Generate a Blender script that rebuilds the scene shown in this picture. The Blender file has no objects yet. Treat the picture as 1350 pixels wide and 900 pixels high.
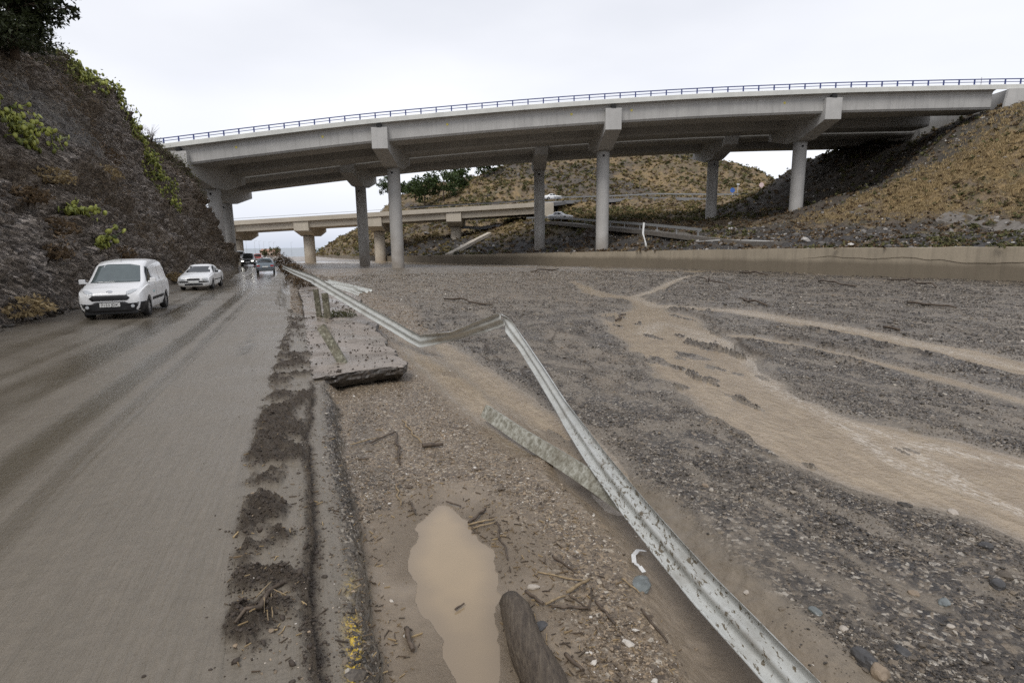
import bpy, bmesh, math, random
import numpy as np
from mathutils import Vector, Matrix
from mathutils.bvhtree import BVHTree
random.seed(7)
RS = np.random.RandomState(11)
sc = bpy.context.scene
COL = sc.collection

# ------------------------------------------------------------------ camera, sky, sun, exposure
PITCH, ROLL, CAMH, FPX = math.radians(9.9), 0.0155, 2.45, 733.0
_U0 = np.array([0, math.sin(PITCH), math.cos(PITCH)]); _R0 = np.array([1.0, 0, 0])
FWD = np.array([0, math.cos(PITCH), -math.sin(PITCH)])
RGT = math.cos(ROLL)*_R0 - math.sin(ROLL)*_U0
UPV = math.sin(ROLL)*_R0 + math.cos(ROLL)*_U0
cam_d = bpy.data.cameras.new('camera'); cam = bpy.data.objects.new('camera', cam_d); COL.objects.link(cam)
cam_d.sensor_width = 36.0; cam_d.lens = 36.0*FPX/1350.0; cam_d.clip_end = 30000; cam_d.clip_start = 0.05
M = Matrix(((RGT[0], UPV[0], -FWD[0], 0), (RGT[1], UPV[1], -FWD[1], 0), (RGT[2], UPV[2], -FWD[2], CAMH), (0, 0, 0, 1)))
cam.matrix_world = M
sc.camera = cam
SUN_EL, SUN_AZ = math.radians(52), math.radians(205)      # behind the camera, a little to its left
world = bpy.data.worlds.new('World'); sc.world = world; world.use_nodes = True
nt = world.node_tree; nt.nodes.clear()
wo = nt.nodes.new('ShaderNodeOutputWorld'); bg = nt.nodes.new('ShaderNodeBackground')
sky = nt.nodes.new('ShaderNodeTexSky'); sky.sky_type = 'NISHITA'; sky.sun_disc = False
sky.sun_elevation = SUN_EL; sky.sun_rotation = SUN_AZ; sky.air_density = 1.0; sky.dust_density = 3.0
tc = nt.nodes.new('ShaderNodeTexCoord'); sep = nt.nodes.new('ShaderNodeSeparateXYZ')
mp = nt.nodes.new('ShaderNodeMapping'); mp.inputs['Scale'].default_value = (1, 1, 3.2)
nz = nt.nodes.new('ShaderNodeTexNoise'); nz.inputs['Scale'].default_value = 1.7; nz.inputs['Detail'].default_value = 4; nz.inputs['Roughness'].default_value = .45
cr = nt.nodes.new('ShaderNodeValToRGB')
cr.color_ramp.elements[0].position = .3; cr.color_ramp.elements[0].color = (6.1, 6.3, 6.85, 1)
cr.color_ramp.elements[1].position = .72; cr.color_ramp.elements[1].color = (7.9, 8.0, 8.4, 1)
zr = nt.nodes.new('ShaderNodeValToRGB')
e = zr.color_ramp.elements; e[0].position = 0.0; e[0].color = (.80, .84, .90, 1); e[1].position = .7; e[1].color = (.82, .825, .85, 1)
q = e.new(.03); q.color = (1.0, 1.02, 1.05, 1); q = e.new(.12); q.color = (1.12, 1.12, 1.12, 1); q = e.new(.3); q.color = (1.0, 1.0, 1.0, 1)
mul = nt.nodes.new('ShaderNodeMixRGB'); mul.blend_type = 'MULTIPLY'; mul.inputs[0].default_value = 1
mx = nt.nodes.new('ShaderNodeMixRGB'); mx.inputs[0].default_value = .93
L = nt.links.new
L(tc.outputs['Generated'], mp.inputs[0]); L(mp.outputs[0], nz.inputs['Vector']); L(nz.outputs[0], cr.inputs[0])
L(tc.outputs['Generated'], sep.inputs[0]); L(sep.outputs[2], zr.inputs[0])
L(cr.outputs[0], mul.inputs[1]); L(zr.outputs[0], mul.inputs[2])
L(sky.outputs[0], mx.inputs[1]); L(mul.outputs[0], mx.inputs[2]); L(mx.outputs[0], bg.inputs[0])
bg.inputs[1].default_value = 0.098
L(bg.outputs[0], wo.inputs[0])
sl = bpy.data.lights.new('sun', 'SUN'); sl.energy = 1.3; sl.angle = math.radians(25); sl.color = (1, .97, .92)
so = bpy.data.objects.new('sun', sl); COL.objects.link(so)
sd = Vector((math.sin(SUN_AZ)*math.cos(SUN_EL), math.cos(SUN_AZ)*math.cos(SUN_EL), math.sin(SUN_EL)))
so.rotation_euler = sd.to_track_quat('Z', 'Y').to_euler(); so.location = (0, -20, 40)
vs = sc.view_settings; vs.view_transform = 'Standard'; vs.look = 'None'; vs.exposure = 0.42; vs.gamma = 1
sc.cycles.max_bounces = 6; sc.cycles.transparent_max_bounces = 12; sc.cycles.use_denoising = False

# ------------------------------------------------------------------ measuring helpers
def ray(x, y): return FWD + RGT*(x-675)/FPX - UPV*(y-450)/FPX
C0 = np.array([0, 0, CAMH])
def at(x, y, z=0.0):
    d = ray(x, y); return C0 + d*((z-CAMH)/d[2])
def aty(x, y, Y):
    d = ray(x, y); return C0 + d*(Y/d[1])

# ------------------------------------------------------------------ numpy noise
def _h(ix, iy, iz, seed):
    n = (ix*374761393 + iy*668265263 + iz*2147483647 + seed*974634777) & 0xffffffff
    n = ((n ^ (n >> 13))*1274126177) & 0xffffffff
    return ((n ^ (n >> 16)) & 0xffff)/65535.0
def vnoise(x, y, z=None, seed=0):
    x = np.asarray(x, float); y = np.asarray(y, float)
    ix = np.floor(x).astype(np.int64); iy = np.floor(y).astype(np.int64)
    fx = x-ix; fy = y-iy; fx = fx*fx*(3-2*fx); fy = fy*fy*(3-2*fy)
    if z is None:
        a = _h(ix, iy, 0, seed); b = _h(ix+1, iy, 0, seed); c = _h(ix, iy+1, 0, seed); d = _h(ix+1, iy+1, 0, seed)
        return (a+(b-a)*fx)*(1-fy) + (c+(d-c)*fx)*fy
    z = np.asarray(z, float); iz = np.floor(z).astype(np.int64); fz = z-iz; fz = fz*fz*(3-2*fz)
    r = []
    for k in (0, 1):
        a = _h(ix, iy, iz+k, seed); b = _h(ix+1, iy, iz+k, seed); c = _h(ix, iy+1, iz+k, seed); d = _h(ix+1, iy+1, iz+k, seed)
        r.append((a+(b-a)*fx)*(1-fy) + (c+(d-c)*fx)*fy)
    return r[0]*(1-fz)+r[1]*fz
def fbm(x, y, z=None, oct=4, seed=0, gain=.5):
    s = 0; a = 1; t = 0
    for i in range(oct):
        k = 2.03**i
        s = s + a*vnoise(x*k+i*17.3, y*k-i*9.1, None if z is None else z*k+i*5.7, seed+i); t += a; a *= gain
    return s/t
def sstep(a, b, x):
    t = np.clip((x-a)/(b-a), 0, 1); return t*t*(3-2*t)

# ------------------------------------------------------------------ mesh helpers
def link(name, me, mat=None, parent=None):
    o = bpy.data.objects.new(name, me); COL.objects.link(o)
    if mat is not None and me is not None:
        for m in (mat if isinstance(mat, (list, tuple)) else [mat]): me.materials.append(m)
    if parent is not None: o.parent = parent
    return o
def np_mesh(name, V, Fa, mat=None, parent=None, smooth=True, attrs=None, mids=None):
    me = bpy.data.meshes.new(name); V = np.asarray(V, np.float32); Fa = np.asarray(Fa, np.int32)
    k = Fa.shape[1]
    me.vertices.add(len(V)); me.vertices.foreach_set('co', V.ravel())
    me.loops.add(Fa.size); me.loops.foreach_set('vertex_index', Fa.ravel())
    me.polygons.add(len(Fa)); me.polygons.foreach_set('loop_start', np.arange(0, Fa.size, k, dtype=np.int32))
    me.polygons.foreach_set('loop_total', np.full(len(Fa), k, np.int32))
    me.polygons.foreach_set('use_smooth', np.full(len(Fa), smooth, bool))
    if mids is not None: me.polygons.foreach_set('material_index', np.asarray(mids, np.int32))
    me.update(calc_edges=True)
    for an, A in (attrs or {}).items():
        A = np.asarray(A, np.float32)
        if A.ndim == 1:
            a = me.attributes.new(an, 'FLOAT', 'POINT'); a.data.foreach_set('value', A)
        else:
            a = me.attributes.new(an, 'FLOAT_COLOR', 'POINT'); a.data.foreach_set('color', np.c_[A, np.ones(len(A))].astype(np.float32).ravel())
    return link(name, me, mat, parent)
def tag(o, label=None, cat=None, group=None, kind=None):
    if label: o['label'] = label
    if cat: o['category'] = cat
    if group: o['group'] = group
    if kind: o['kind'] = kind
    return o
def empty(name, loc, rz=0, **k):
    o = bpy.data.objects.new(name, None); COL.objects.link(o); o.location = loc; o.rotation_euler = (0, 0, rz); o.empty_display_size = .2
    tag(o, **k); return o
def copy_tree(o, parent=None):
    c = o.copy(); COL.objects.link(c)
    if parent is not None: c.parent = parent
    for ch in list(o.children): copy_tree(ch, c)
    return c
class MB:
    def __init__(s): s.bm = bmesh.new()
    def hexa(s, P, mi=0):
        v = [s.bm.verts.new(p) for p in P]
        for f in ((0, 3, 2, 1), (4, 5, 6, 7), (0, 1, 5, 4), (1, 2, 6, 5), (2, 3, 7, 6), (3, 0, 4, 7)):
            s.bm.faces.new([v[i] for i in f]).material_index = mi
    def box(s, c, size, rot=None, mi=0):
        x, y, z = [a/2 for a in size]
        P = [Vector(p) for p in ((-x, -y, -z), (x, -y, -z), (x, y, -z), (-x, y, -z), (-x, -y, z), (x, -y, z), (x, y, z), (-x, y, z))]
        if rot is not None: P = [rot @ p for p in P]
        s.hexa([p+Vector(c) for p in P], mi)
    def bar(s, a, b, w, h, up=(0, 0, 1), mi=0):
        a = Vector(a); b = Vector(b); t = (b-a).normalized(); u = Vector(up)
        if abs(t.dot(u)) > .98: u = Vector((0, 1, 0))
        r = t.cross(u).normalized(); u = r.cross(t)
        P = [p+r*sx*w/2+u*sy*h/2 for p in (a, b) for sx, sy in ((-1, -1), (1, -1), (1, 1), (-1, 1))]
        s.hexa(P, mi)
    def tube(s, pts, rad, n=8, caps=True, jit=0):
        pts = [Vector(p) for p in pts]; m = len(pts); rings = []
        for i, p in enumerate(pts):
            t = (pts[min(i+1, m-1)]-pts[max(i-1, 0)]).normalized()
            u = Vector((0, 0, 1)) if abs(t.z) < .9 else Vector((1, 0, 0))
            a = t.cross(u).normalized(); b = a.cross(t)
            r = rad[i] if isinstance(rad, (list, tuple)) else rad
            rings.append([s.bm.verts.new(p+(a*math.cos(k*2*math.pi/n)+b*math.sin(k*2*math.pi/n))*r*(1+random.uniform(-jit, jit))) for k in range(n)])
        for i in range(m-1):
            for k in range(n):
                f = s.bm.faces.new((rings[i][k], rings[i][(k+1) % n], rings[i+1][(k+1) % n], rings[i+1][k])); f.smooth = True
        if caps:
            s.bm.faces.new(rings[0][::-1]); s.bm.faces.new(rings[-1])
    def prism(s, poly, z0, z1):
        a = [s.bm.verts.new((p[0], p[1], z0)) for p in poly]; b = [s.bm.verts.new((p[0], p[1], z1)) for p in poly]
        n = len(poly)
        for i in range(n): s.bm.faces.new((a[i], a[(i+1) % n], b[(i+1) % n], b[i]))
        s.bm.faces.new(b); s.bm.faces.new(a[::-1])
    def build(s, name, mat, parent=None, bevel=0):
        bmesh.ops.recalc_face_normals(s.bm, faces=s.bm.faces)
        if bevel: bmesh.ops.bevel(s.bm, geom=list(s.bm.edges), offset=bevel, segments=2, affect='EDGES', profile=.6, clamp_overlap=True)
        me = bpy.data.meshes.new(name); s.bm.to_mesh(me); s.bm.free()
        return link(name, me, mat, parent)

# ------------------------------------------------------------------ material helpers
class NT:
    def __init__(s, name):
        s.m = bpy.data.materials.new(name); s.m.use_nodes = True; s.t = s.m.node_tree
        s.b = s.t.nodes['Principled BSDF']; s.tc = s.n('TexCoord')
    def n(s, k): return s.t.nodes.new('ShaderNode'+k)
    def l(s, a, b): s.t.links.new(a, b)
    def _in(s, sock, v):
        if isinstance(v, (int, float)): sock.default_value = v
        elif isinstance(v, tuple): sock.default_value = v if len(v) == len(sock.default_value) else v+(1,)
        else: s.l(v, sock)
    def obj(s): return s.tc.outputs['Object']
    def mapv(s, v, scale=(1, 1, 1), rot=(0, 0, 0)):
        m = s.n('Mapping'); m.inputs['Scale'].default_value = scale; m.inputs['Rotation'].default_value = rot; s.l(v, m.inputs[0]); return m.outputs[0]
    def noise(s, v, scale, detail=4, rough=.55, dist=0):
        n = s.n('TexNoise'); s.l(v, n.inputs['Vector']); n.inputs['Scale'].default_value = scale
        n.inputs['Detail'].default_value = detail; n.inputs['Roughness'].default_value = rough; n.inputs['Distortion'].default_value = dist; return n.outputs[0]
    def voro(s, v, scale, feat='F1', rnd=1):
        n = s.n('TexVoronoi'); s.l(v, n.inputs['Vector']); n.inputs['Scale'].default_value = scale; n.feature = feat; n.inputs['Randomness'].default_value = rnd; return n
    def ramp(s, f, stops):
        r = s.n('ValToRGB'); e = r.color_ramp.elements
        while len(e) < len(stops): e.new(.5)
        for i, (p, c) in enumerate(stops):
            e[i].position = p; e[i].color = (c, c, c, 1) if isinstance(c, (int, float)) else tuple(c)+(1,)
        s.l(f, r.inputs[0]); return r.outputs[0]
    def mix(s, f, a, b, mode='MIX'):
        m = s.n('MixRGB'); m.blend_type = mode; s._in(m.inputs[0], f)
        for k, v in ((1, a), (2, b)):
            if isinstance(v, (int, float)): m.inputs[k].default_value = (v, v, v, 1)
            else: s._in(m.inputs[k], v)
        return m.outputs[0]
    def math(s, op, a, b=0.0, clamp=False):
        m = s.n('Math'); m.operation = op; m.use_clamp = clamp; s._in(m.inputs[0], a); s._in(m.inputs[1], b); return m.outputs[0]
    def attr(s, name):
        a = s.n('Attribute'); a.attribute_name = name; return a
    def bump(s, h, strength=.5, dist=.02, prev=None):
        b = s.n('Bump'); b.inputs['Strength'].default_value = strength; b.inputs['Distance'].default_value = dist; s.l(h, b.inputs['Height'])
        if prev is not None: s.l(prev, b.inputs['Normal'])
        return b.outputs[0]
    def out(s, col=None, rough=None, normal=None, metal=None, spec=None):
        if col is not None: s._in(s.b.inputs['Base Color'], col)
        if rough is not None: s._in(s.b.inputs['Roughness'], rough)
        if normal is not None: s.l(normal, s.b.inputs['Normal'])
        if metal is not None: s._in(s.b.inputs['Metallic'], metal)
        if spec is not None: s._in(s.b.inputs['Specular IOR Level'], spec)
        return s.m
def plain(name, col, rough=.6, metal=0, var=.12, scale=6, emit=None, spec=.5):
    t = NT(name); c = t.noise(t.obj(), scale, 4)
    k = t.ramp(c, [(.3, tuple(a*(1-var) for a in col)), (.7, tuple(min(1, a*(1+var)) for a in col))])
    t.out(k, rough, None, metal, spec)
    if emit: t.b.inputs['Emission Color'].default_value = tuple(emit[:3])+(1,); t.b.inputs['Emission Strength'].default_value = emit[3]
    return t.m

RD = math.radians(21)                     # the road runs 21 degrees left of the view
def mat_ground():
    t = NT('ground_mix'); v = t.obj()
    a1 = t.n('SeparateColor'); t.l(t.attr('mask').outputs['Color'], a1.inputs[0])
    a2 = t.n('SeparateColor'); t.l(t.attr('mask2').outputs['Color'], a2.inputs[0])
    mud, slate, brown = a1.outputs[0], a1.outputs[1], a1.outputs[2]
    track, paint, clod = a2.outputs[0], a2.outputs[1], a2.outputs[2]
    roadv = t.mapv(t.mapv(v, rot=(0, 0, -RD)), scale=(9, .35, 1))       # streaks along the road
    n1 = t.noise(v, .7, 5); n2 = t.noise(v, 9, 6, .6); n3 = t.noise(v, 60, 4, .6)
    st = t.noise(roadv, 1.6, 6, .65)
    mudc = t.mix(n2, (.155, .133, .104), (.232, .198, .153))
    mudc = t.mix(t.math('MULTIPLY', t.ramp(st, [(.35, 0), (.75, 1)]), .5), mudc, (.135, .118, .09))
    st2 = t.noise(t.mapv(roadv, scale=(4.5, 1, 1)), 2.2, 5, .7)
    mudc = t.mix(t.math('MULTIPLY', t.ramp(st2, [(.5, 0), (.66, 1)]), .35), mudc, (.10, .086, .064))
    mudc = t.mix(t.math('MULTIPLY', t.ramp(n3, [(.6, 0), (.72, 1)]), .35), mudc, (.27, .235, .19))
    warm = t.mix(n2, (.20, .155, .108), (.285, .222, .152))
    mudc = t.mix(t.math('MULTIPLY', brown, .85), mudc, warm)
    # gravel of two sizes, every stone with a tint of its own
    def stones(pal, s1, s2):
        A = t.voro(v, s1); B = t.voro(v, s2)
        ca = t.ramp(t.n_sep(A.outputs['Color']), pal); cb = t.ramp(t.n_sep(B.outputs['Color']), pal)
        return t.mix(t.ramp(n2, [(.42, 0), (.58, 1)]), ca, cb), A, B
    def n_sep(c):
        s_ = t.n('SeparateColor'); t.l(c, s_.inputs[0]); return s_.outputs[0]
    t.n_sep = n_sep
    slc, A1, B1 = stones([(0, (.022, .019, .017)), (.42, (.055, .047, .04)), (.7, (.115, .095, .073)), (.88, (.22, .175, .125)), (.97, (.42, .38, .32))], 42, 21)
    brc, A2, B2 = stones([(0, (.06, .045, .034)), (.4, (.15, .118, .086)), (.7, (.235, .18, .122)), (.9, (.33, .25, .16)), (.97, (.52, .47, .39))], 55, 27)
    col = t.mix(brown, mudc, brc); col = t.mix(slate, col, slc)
    grain = t.ramp(t.noise(v, 130, 3, .7), [(.35, .72), (.65, 1.22)])
    silt = t.ramp(t.math('ADD', t.math('MULTIPLY', n1, .5), t.math('MULTIPLY', t.noise(v, 3.2, 5, .65), .5)), [(.45, 0), (.58, 1)])
    col = t.mix(t.math('MULTIPLY', silt, .32), col, mudc)
    col = t.mix(mud, col, mudc)
    col = t.mix(t.math('MULTIPLY', track, .8), col, t.mix(st, (.066, .054, .034), (.115, .096, .066)))
    cl = t.mix(t.noise(v, 30, 5, .7), (.032, .024, .017), (.135, .105, .076))
    col = t.mix(clod, col, cl)
    col = t.mix(.55, col, t.mix(1.0, col, grain, 'MULTIPLY'))
    chips = t.ramp(t.noise(v, 34, 3, .7), [(.47, 0), (.53, 1)])
    col = t.mix(t.math('MULTIPLY', paint, chips), col, (.62, .43, .05))
    hs = t.math('MULTIPLY', A1.outputs['Distance'], -1.0); hb = t.math('MULTIPLY', B1.outputs['Distance'], -1.0)
    wet = t.attr('wet').outputs['Fac']; dry = t.math('SUBTRACT', 1.0, t.math('MULTIPLY', wet, .75), True)
    solid = t.math('SUBTRACT', 1.0, mud, True)
    h = t.math('ADD', t.math('MULTIPLY', hs, .5), hb); h = t.math('MULTIPLY', h, solid)
    nrm = t.bump(h, .75, .022)
    nrm = t.bump(t.math('MULTIPLY', dry, t.math('ADD', t.math('MULTIPLY', n3, .5), t.math('MULTIPLY', st2, .9))), .45, .012, nrm)
    nrm = t.bump(t.math('MULTIPLY', dry, n2), .4, .035, nrm)
    nrm = t.bump(t.math('MULTIPLY', clod, t.noise(v, 26, 6, .75)), 1.0, .05, nrm)
    ro = t.math('ADD', t.math('MULTIPLY', t.ramp(n1, [(.35, .0), (.65, 1)]), .2), .25)
    ro = t.math('SUBTRACT', ro, t.math('MULTIPLY', track, .2)); ro = t.math('ADD', ro, t.math('MULTIPLY', clod, .3))
    ro = t.math('SUBTRACT', ro, t.math('MULTIPLY', wet, .36), True)
    return t.out(col, t.math('MAXIMUM', ro, .05), nrm, spec=.42)
def mat_water():
    t = NT('muddy_water'); v = t.obj()
    n = t.noise(v, 1.6, 5); f = t.attr('foam').outputs['Fac']
    fl = t.noise(t.mapv(t.mapv(v, rot=(0, 0, -.28)), scale=(2.8, .9, 1)), 3.0, 6, .6, .3)
    col = t.mix(t.ramp(n, [(.35, 0), (.65, 1)]), (.30, .232, .155), (.37, .292, .198))
    moving = t.math('SUBTRACT', 1.0, t.attr('calm').outputs['Fac'], True)
    col = t.mix(t.math('MULTIPLY', t.math('MULTIPLY', moving, t.ramp(fl, [(.42, 1), (.58, 0)])), .5), col, (.21, .16, .105))
    col = t.mix(t.attr('edge').outputs['Fac'], (.225, .18, .128), col)
    br = t.ramp(t.noise(t.mapv(t.mapv(v, rot=(0, 0, -.28)), scale=(3.0, 1.2, 2)), 8, 6, .75, .4), [(.46, 0), (.62, 1)])
    col = t.mix(t.math('MULTIPLY', f, br), col, (.56, .50, .42))
    col = t.mix(t.attr('calm').outputs['Fac'], col, t.mix(t.attr('edge').outputs['Fac'], (.24, .185, .125), t.mix(n, (.30, .228, .142), (.365, .275, .172))))
    calm = t.attr('calm').outputs['Fac']
    rip = t.bump(t.math('MULTIPLY', moving, t.math('ADD', t.math('MULTIPLY', fl, 1.2), t.noise(v, 16, 3, .5, .4))), .55, .035)
    rip2 = t.bump(t.math('MULTIPLY', moving, t.noise(v, 60, 2, .5)), .2, .006, rip)
    return t.out(col, t.math('ADD', .07, t.math('MULTIPLY', moving, .10)), rip2, spec=.5)
def mat_concrete(name, base, dirt=(.17, .135, .1), stain_z=None, joints=None, streak=.5, dark=.75):
    t = NT(name); v = t.obj()
    n = t.noise(v, .45, 6, .6); n2 = t.noise(v, 6, 5, .6)
    c = t.mix(n2, tuple(a*.9 for a in base), tuple(min(1, a*1.08) for a in base))
    c = t.mix(t.ramp(n, [(.38, .55), (.62, 0)]), c, tuple(a*dark for a in base))
    s = t.ramp(t.noise(t.mapv(v, (1.6, 1.6, .09)), 1.5, 5, .7), [(.5, 0), (.72, 1)])
    c = t.mix(t.math('MULTIPLY', s, streak), c, tuple(a*.55 for a in base))
    geo = t.n('NewGeometry'); sp = t.n('SeparateXYZ'); t.l(geo.outputs['Position'], sp.inputs[0])
    if stain_z:
        z = t.math('ADD', sp.outputs[2], t.math('MULTIPLY', n, stain_z[1]*1.2))
        k = t.n('MapRange'); t.l(z, k.inputs[0]); k.inputs[1].default_value = stain_z[0]; k.inputs[2].default_value = stain_z[0]-stain_z[1]; k.inputs[3].default_value = 0; k.inputs[4].default_value = 1
        c = t.mix(t.math('MULTIPLY', k.outputs[0], .72), c, dirt)
    h = n2
    if joints:
        w = t.math('FRACT', t.math('DIVIDE', sp.outputs[2], joints)); ln = t.math('LESS_THAN', w, .04/joints*1.2)
        c = t.mix(t.math('MULTIPLY', ln, .35), c, tuple(a*.5 for a in base))
    return t.out(c, t.ramp(n2, [(.3, .75), (.7, .92)]), t.bump(h, .25, .03))
def mat_rock():
    t = NT('slate_rock'); v = t.obj()
    sv = t.mapv(v, scale=(1, 1, 1), rot=(math.radians(24), math.radians(-14), 0))
    lay = t.noise(t.mapv(sv, (.8, .8, 5.5)), 1.9, 9, .74, .6)
    big = t.noise(v, .22, 5, .6); fine = t.noise(v, 7, 6, .7)
    c = t.ramp(lay, [(.33, (.02, .018, .018)), (.44, (.10, .093, .088)), (.54, (.20, .188, .176)), (.64, (.44, .415, .385))])
    c2 = t.ramp(fine, [(.36, (.07, .052, .037)), (.5, (.21, .16, .112)), (.64, (.42, .34, .25))])
    cell = t.voro(t.mapv(sv, (1.0, 1.0, 3.2)), 4.2); cs = t.n('SeparateColor'); t.l(cell.outputs['Color'], cs.inputs[0])
    c = t.mix(1.0, c, t.ramp(cs.outputs[0], [(0, (.8, .73, .67)), (.6, (2.0, 1.82, 1.65)), (1, (3.8, 3.5, 3.2))]), 'MULTIPLY')
    msk = t.attr('soil').outputs['Fac']
    k = t.math('MULTIPLY', t.ramp(t.math('ADD', t.math('MULTIPLY', big, .55), t.math('MULTIPLY', t.noise(v, 1.4, 5, .7), .45)), [(.44, 0), (.56, 1)]), 1.0)
    c = t.mix(t.math('MULTIPLY', t.math('ADD', k, msk), .55, True), c, c2)
    mas = t.attr('masonry').outputs['Fac']
    br = t.n('TexBrick'); t.l(t.mapv(v, (1, 1, 1), (math.radians(90), 0, math.radians(-71))), br.inputs[0]); br.inputs['Scale'].default_value = 3.4
    br.inputs['Color1'].default_value = (.33, .29, .23, 1); br.inputs['Color2'].default_value = (.13, .115, .10, 1); br.inputs['Mortar'].default_value = (.035, .03, .025, 1)
    br.inputs['Brick Width'].default_value = .9; br.inputs['Row Height'].default_value = .26; br.inputs['Mortar Size'].default_value = .03
    c = t.mix(t.math('MULTIPLY', mas, t.ramp(fine, [(.35, .45), (.55, 1)])), c, br.outputs[0])
    nr = t.bump(cell.outputs['Distance'], .8, .25); nr = t.bump(lay, 1.0, .45, nr); nr = t.bump(fine, 1.0, .12, nr)
    return t.out(c, .62, nr)
def mat_hill():
    t = NT('scrub_hillside'); v = t.obj()
    a = t.n('SeparateColor'); t.l(t.attr('mask').outputs['Color'], a.inputs[0])
    dark, gold, rock = a.outputs[0], a.outputs[1], a.outputs[2]
    n1 = t.noise(v, .12, 6, .65); n2 = t.noise(v, 1.1, 6, .7); n3 = t.noise(v, 6, 5, .7)
    c = t.ramp(n2, [(.3, (.075, .058, .04)), (.5, (.17, .125, .078)), (.68, (.27, .195, .11))])
    c = t.mix(t.ramp(t.noise(v, .55, 5, .7), [(.5, 0), (.62, .7)]), c, (.085, .085, .035))
    g = t.ramp(n3, [(.3, (.20, .13, .055)), (.6, (.40, .28, .125))])
    c = t.mix(t.math('MULTIPLY', gold, t.ramp(n2, [(.35, .2), (.6, 1)])), c, g)
    r = t.ramp(t.voro(v, 3.5).outputs['Distance'], [(.0, (.16, .15, .145)), (.5, (.06, .055, .052))])
    c = t.mix(t.math('MULTIPLY', rock, t.ramp(n1, [(.35, .4), (.55, 1)])), c, r)
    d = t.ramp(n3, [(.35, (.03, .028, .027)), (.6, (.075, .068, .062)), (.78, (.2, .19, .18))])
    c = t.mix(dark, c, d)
    nr = t.bump(n2, .9, .5); nr = t.bump(n3, .7, .14, nr)
    return t.out(c, .85, nr)
def mat_leaf(name, a, b, rough=.55, thru=.25):
    t = NT(name); oi = t.n('ObjectInfo'); g = t.n('NewGeometry')
    r = t.math('ADD', g.outputs['Random Per Island'], t.math('MULTIPLY', t.noise(t.obj(), .8, 3), .5))
    c = t.ramp(r, [(.15, a), (1.25 if False else .95, b)])
    t.out(c, rough, None, 0, .35)
    tr = t.n('BsdfTranslucent'); t.l(c, tr.inputs[0]); mxx = t.n('MixShader'); mxx.inputs[0].default_value = thru
    o = t.t.nodes['Material Output']; t.l(t.b.outputs[0], mxx.inputs[1]); t.l(tr.outputs[0], mxx.inputs[2]); t.l(mxx.outputs[0], o.inputs[0])
    return t.m
def mat_rail():
    t = NT('galvanised_rail'); v = t.obj()
    n = t.noise(v, 5, 5, .6); w = t.attr('wear').outputs['Fac']
    c = t.mix(n, (.46, .47, .45), (.62, .63, .60))
    pt = t.ramp(t.math('ADD', t.noise(t.mapv(v, (2.4, .9, 1), (0, 0, .62)), 14, 7, .7, .3), t.math('MULTIPLY', w, .16)), [(.585, 0), (.60, 1)])
    c = t.mix(pt, c, t.mix(t.noise(v, 40, 3), (.10, .085, .055), (.19, .155, .105)))
    big = t.ramp(t.noise(t.mapv(v, (1, 1, 1), (0, 0, .62)), 3.2, 6, .65), [(.5, 0), (.72, .5)])
    c = t.mix(big, c, (.24, .21, .165))
    return t.out(c, t.ramp(n, [(.3, .42), (.7, .6)]), t.bump(pt, .3, .004), .15)
def mat_wood_rail(nm, k):
    t = NT(nm); v = t.obj(); n = t.noise(v, 12, 7, .75); n2 = t.noise(v, 2.2, 4)
    c = t.ramp(n, [(.32, (.12, .11, .08)), (.46, (.27, .26, .21)), (.62, (.50, .50, .44))]) if k > 0 else t.ramp(n, [(.36, (.05, .046, .03)), (.52, (.15, .14, .095)), (.66, (.36, .35, .28))])
    c = t.mix(t.ramp(n2, [(.5, 0), (.7, .5)]), c, (.16, .13, .09))
    return t.out(c, .65, t.bump(n, .35, .006))
def mat_paint(name, col, rough=.3):
    t = NT(name); v = t.obj(); n = t.noise(v, 3, 5, .7)
    c = t.mix(t.ramp(n, [(.5, 0), (.75, .07)]), col, tuple(a*.7+b*.3 for a, b in zip(col, (.3, .25, .18))))
    sp = t.n('SeparateXYZ'); t.l(v, sp.inputs[0])
    k = t.n('MapRange'); t.l(t.math('ADD', sp.outputs[2], t.math('MULTIPLY', n, .35)), k.inputs[0]); k.inputs[1].default_value = .7; k.inputs[2].default_value = .2
    c = t.mix(t.math('MULTIPLY', k.outputs[0], .32), c, (.25, .21, .16))
    t.out(c, rough); t.b.inputs['Coat Weight'].default_value = .5; t.b.inputs['Coat Roughness'].default_value = .08
    return t.m

MG = mat_ground(); MW = mat_water(); MROCK = mat_rock(); MHILL = mat_hill(); MRAIL = mat_rail(); MPOST = mat_wood_rail('weathered_steel', .5); MPOST2 = mat_wood_rail('mossy_post', -.06)
MCON = mat_concrete('pale_concrete', (.48, .47, .45), streak=.25)
MCOL = mat_concrete('column_concrete', (.50, .485, .46), dirt=(.23, .185, .135), stain_z=(7.0, 5.0), joints=2.9, streak=.25)
MGIR = mat_concrete('girder_concrete', (.44, .43, .41), streak=.5)
MBAR = mat_concrete('parapet_concrete', (.66, .66, .62), streak=.18)
MFAR = mat_concrete('warm_concrete', (.56, .50, .41), dirt=(.3, .23, .16), stain_z=(4, 4), streak=.25)
MWALL = mat_concrete('silted_concrete', (.37, .315, .235), dirt=(.12, .096, .066), stain_z=(1.15, .4), streak=.55, dark=.72)
MASPH = None

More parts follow.
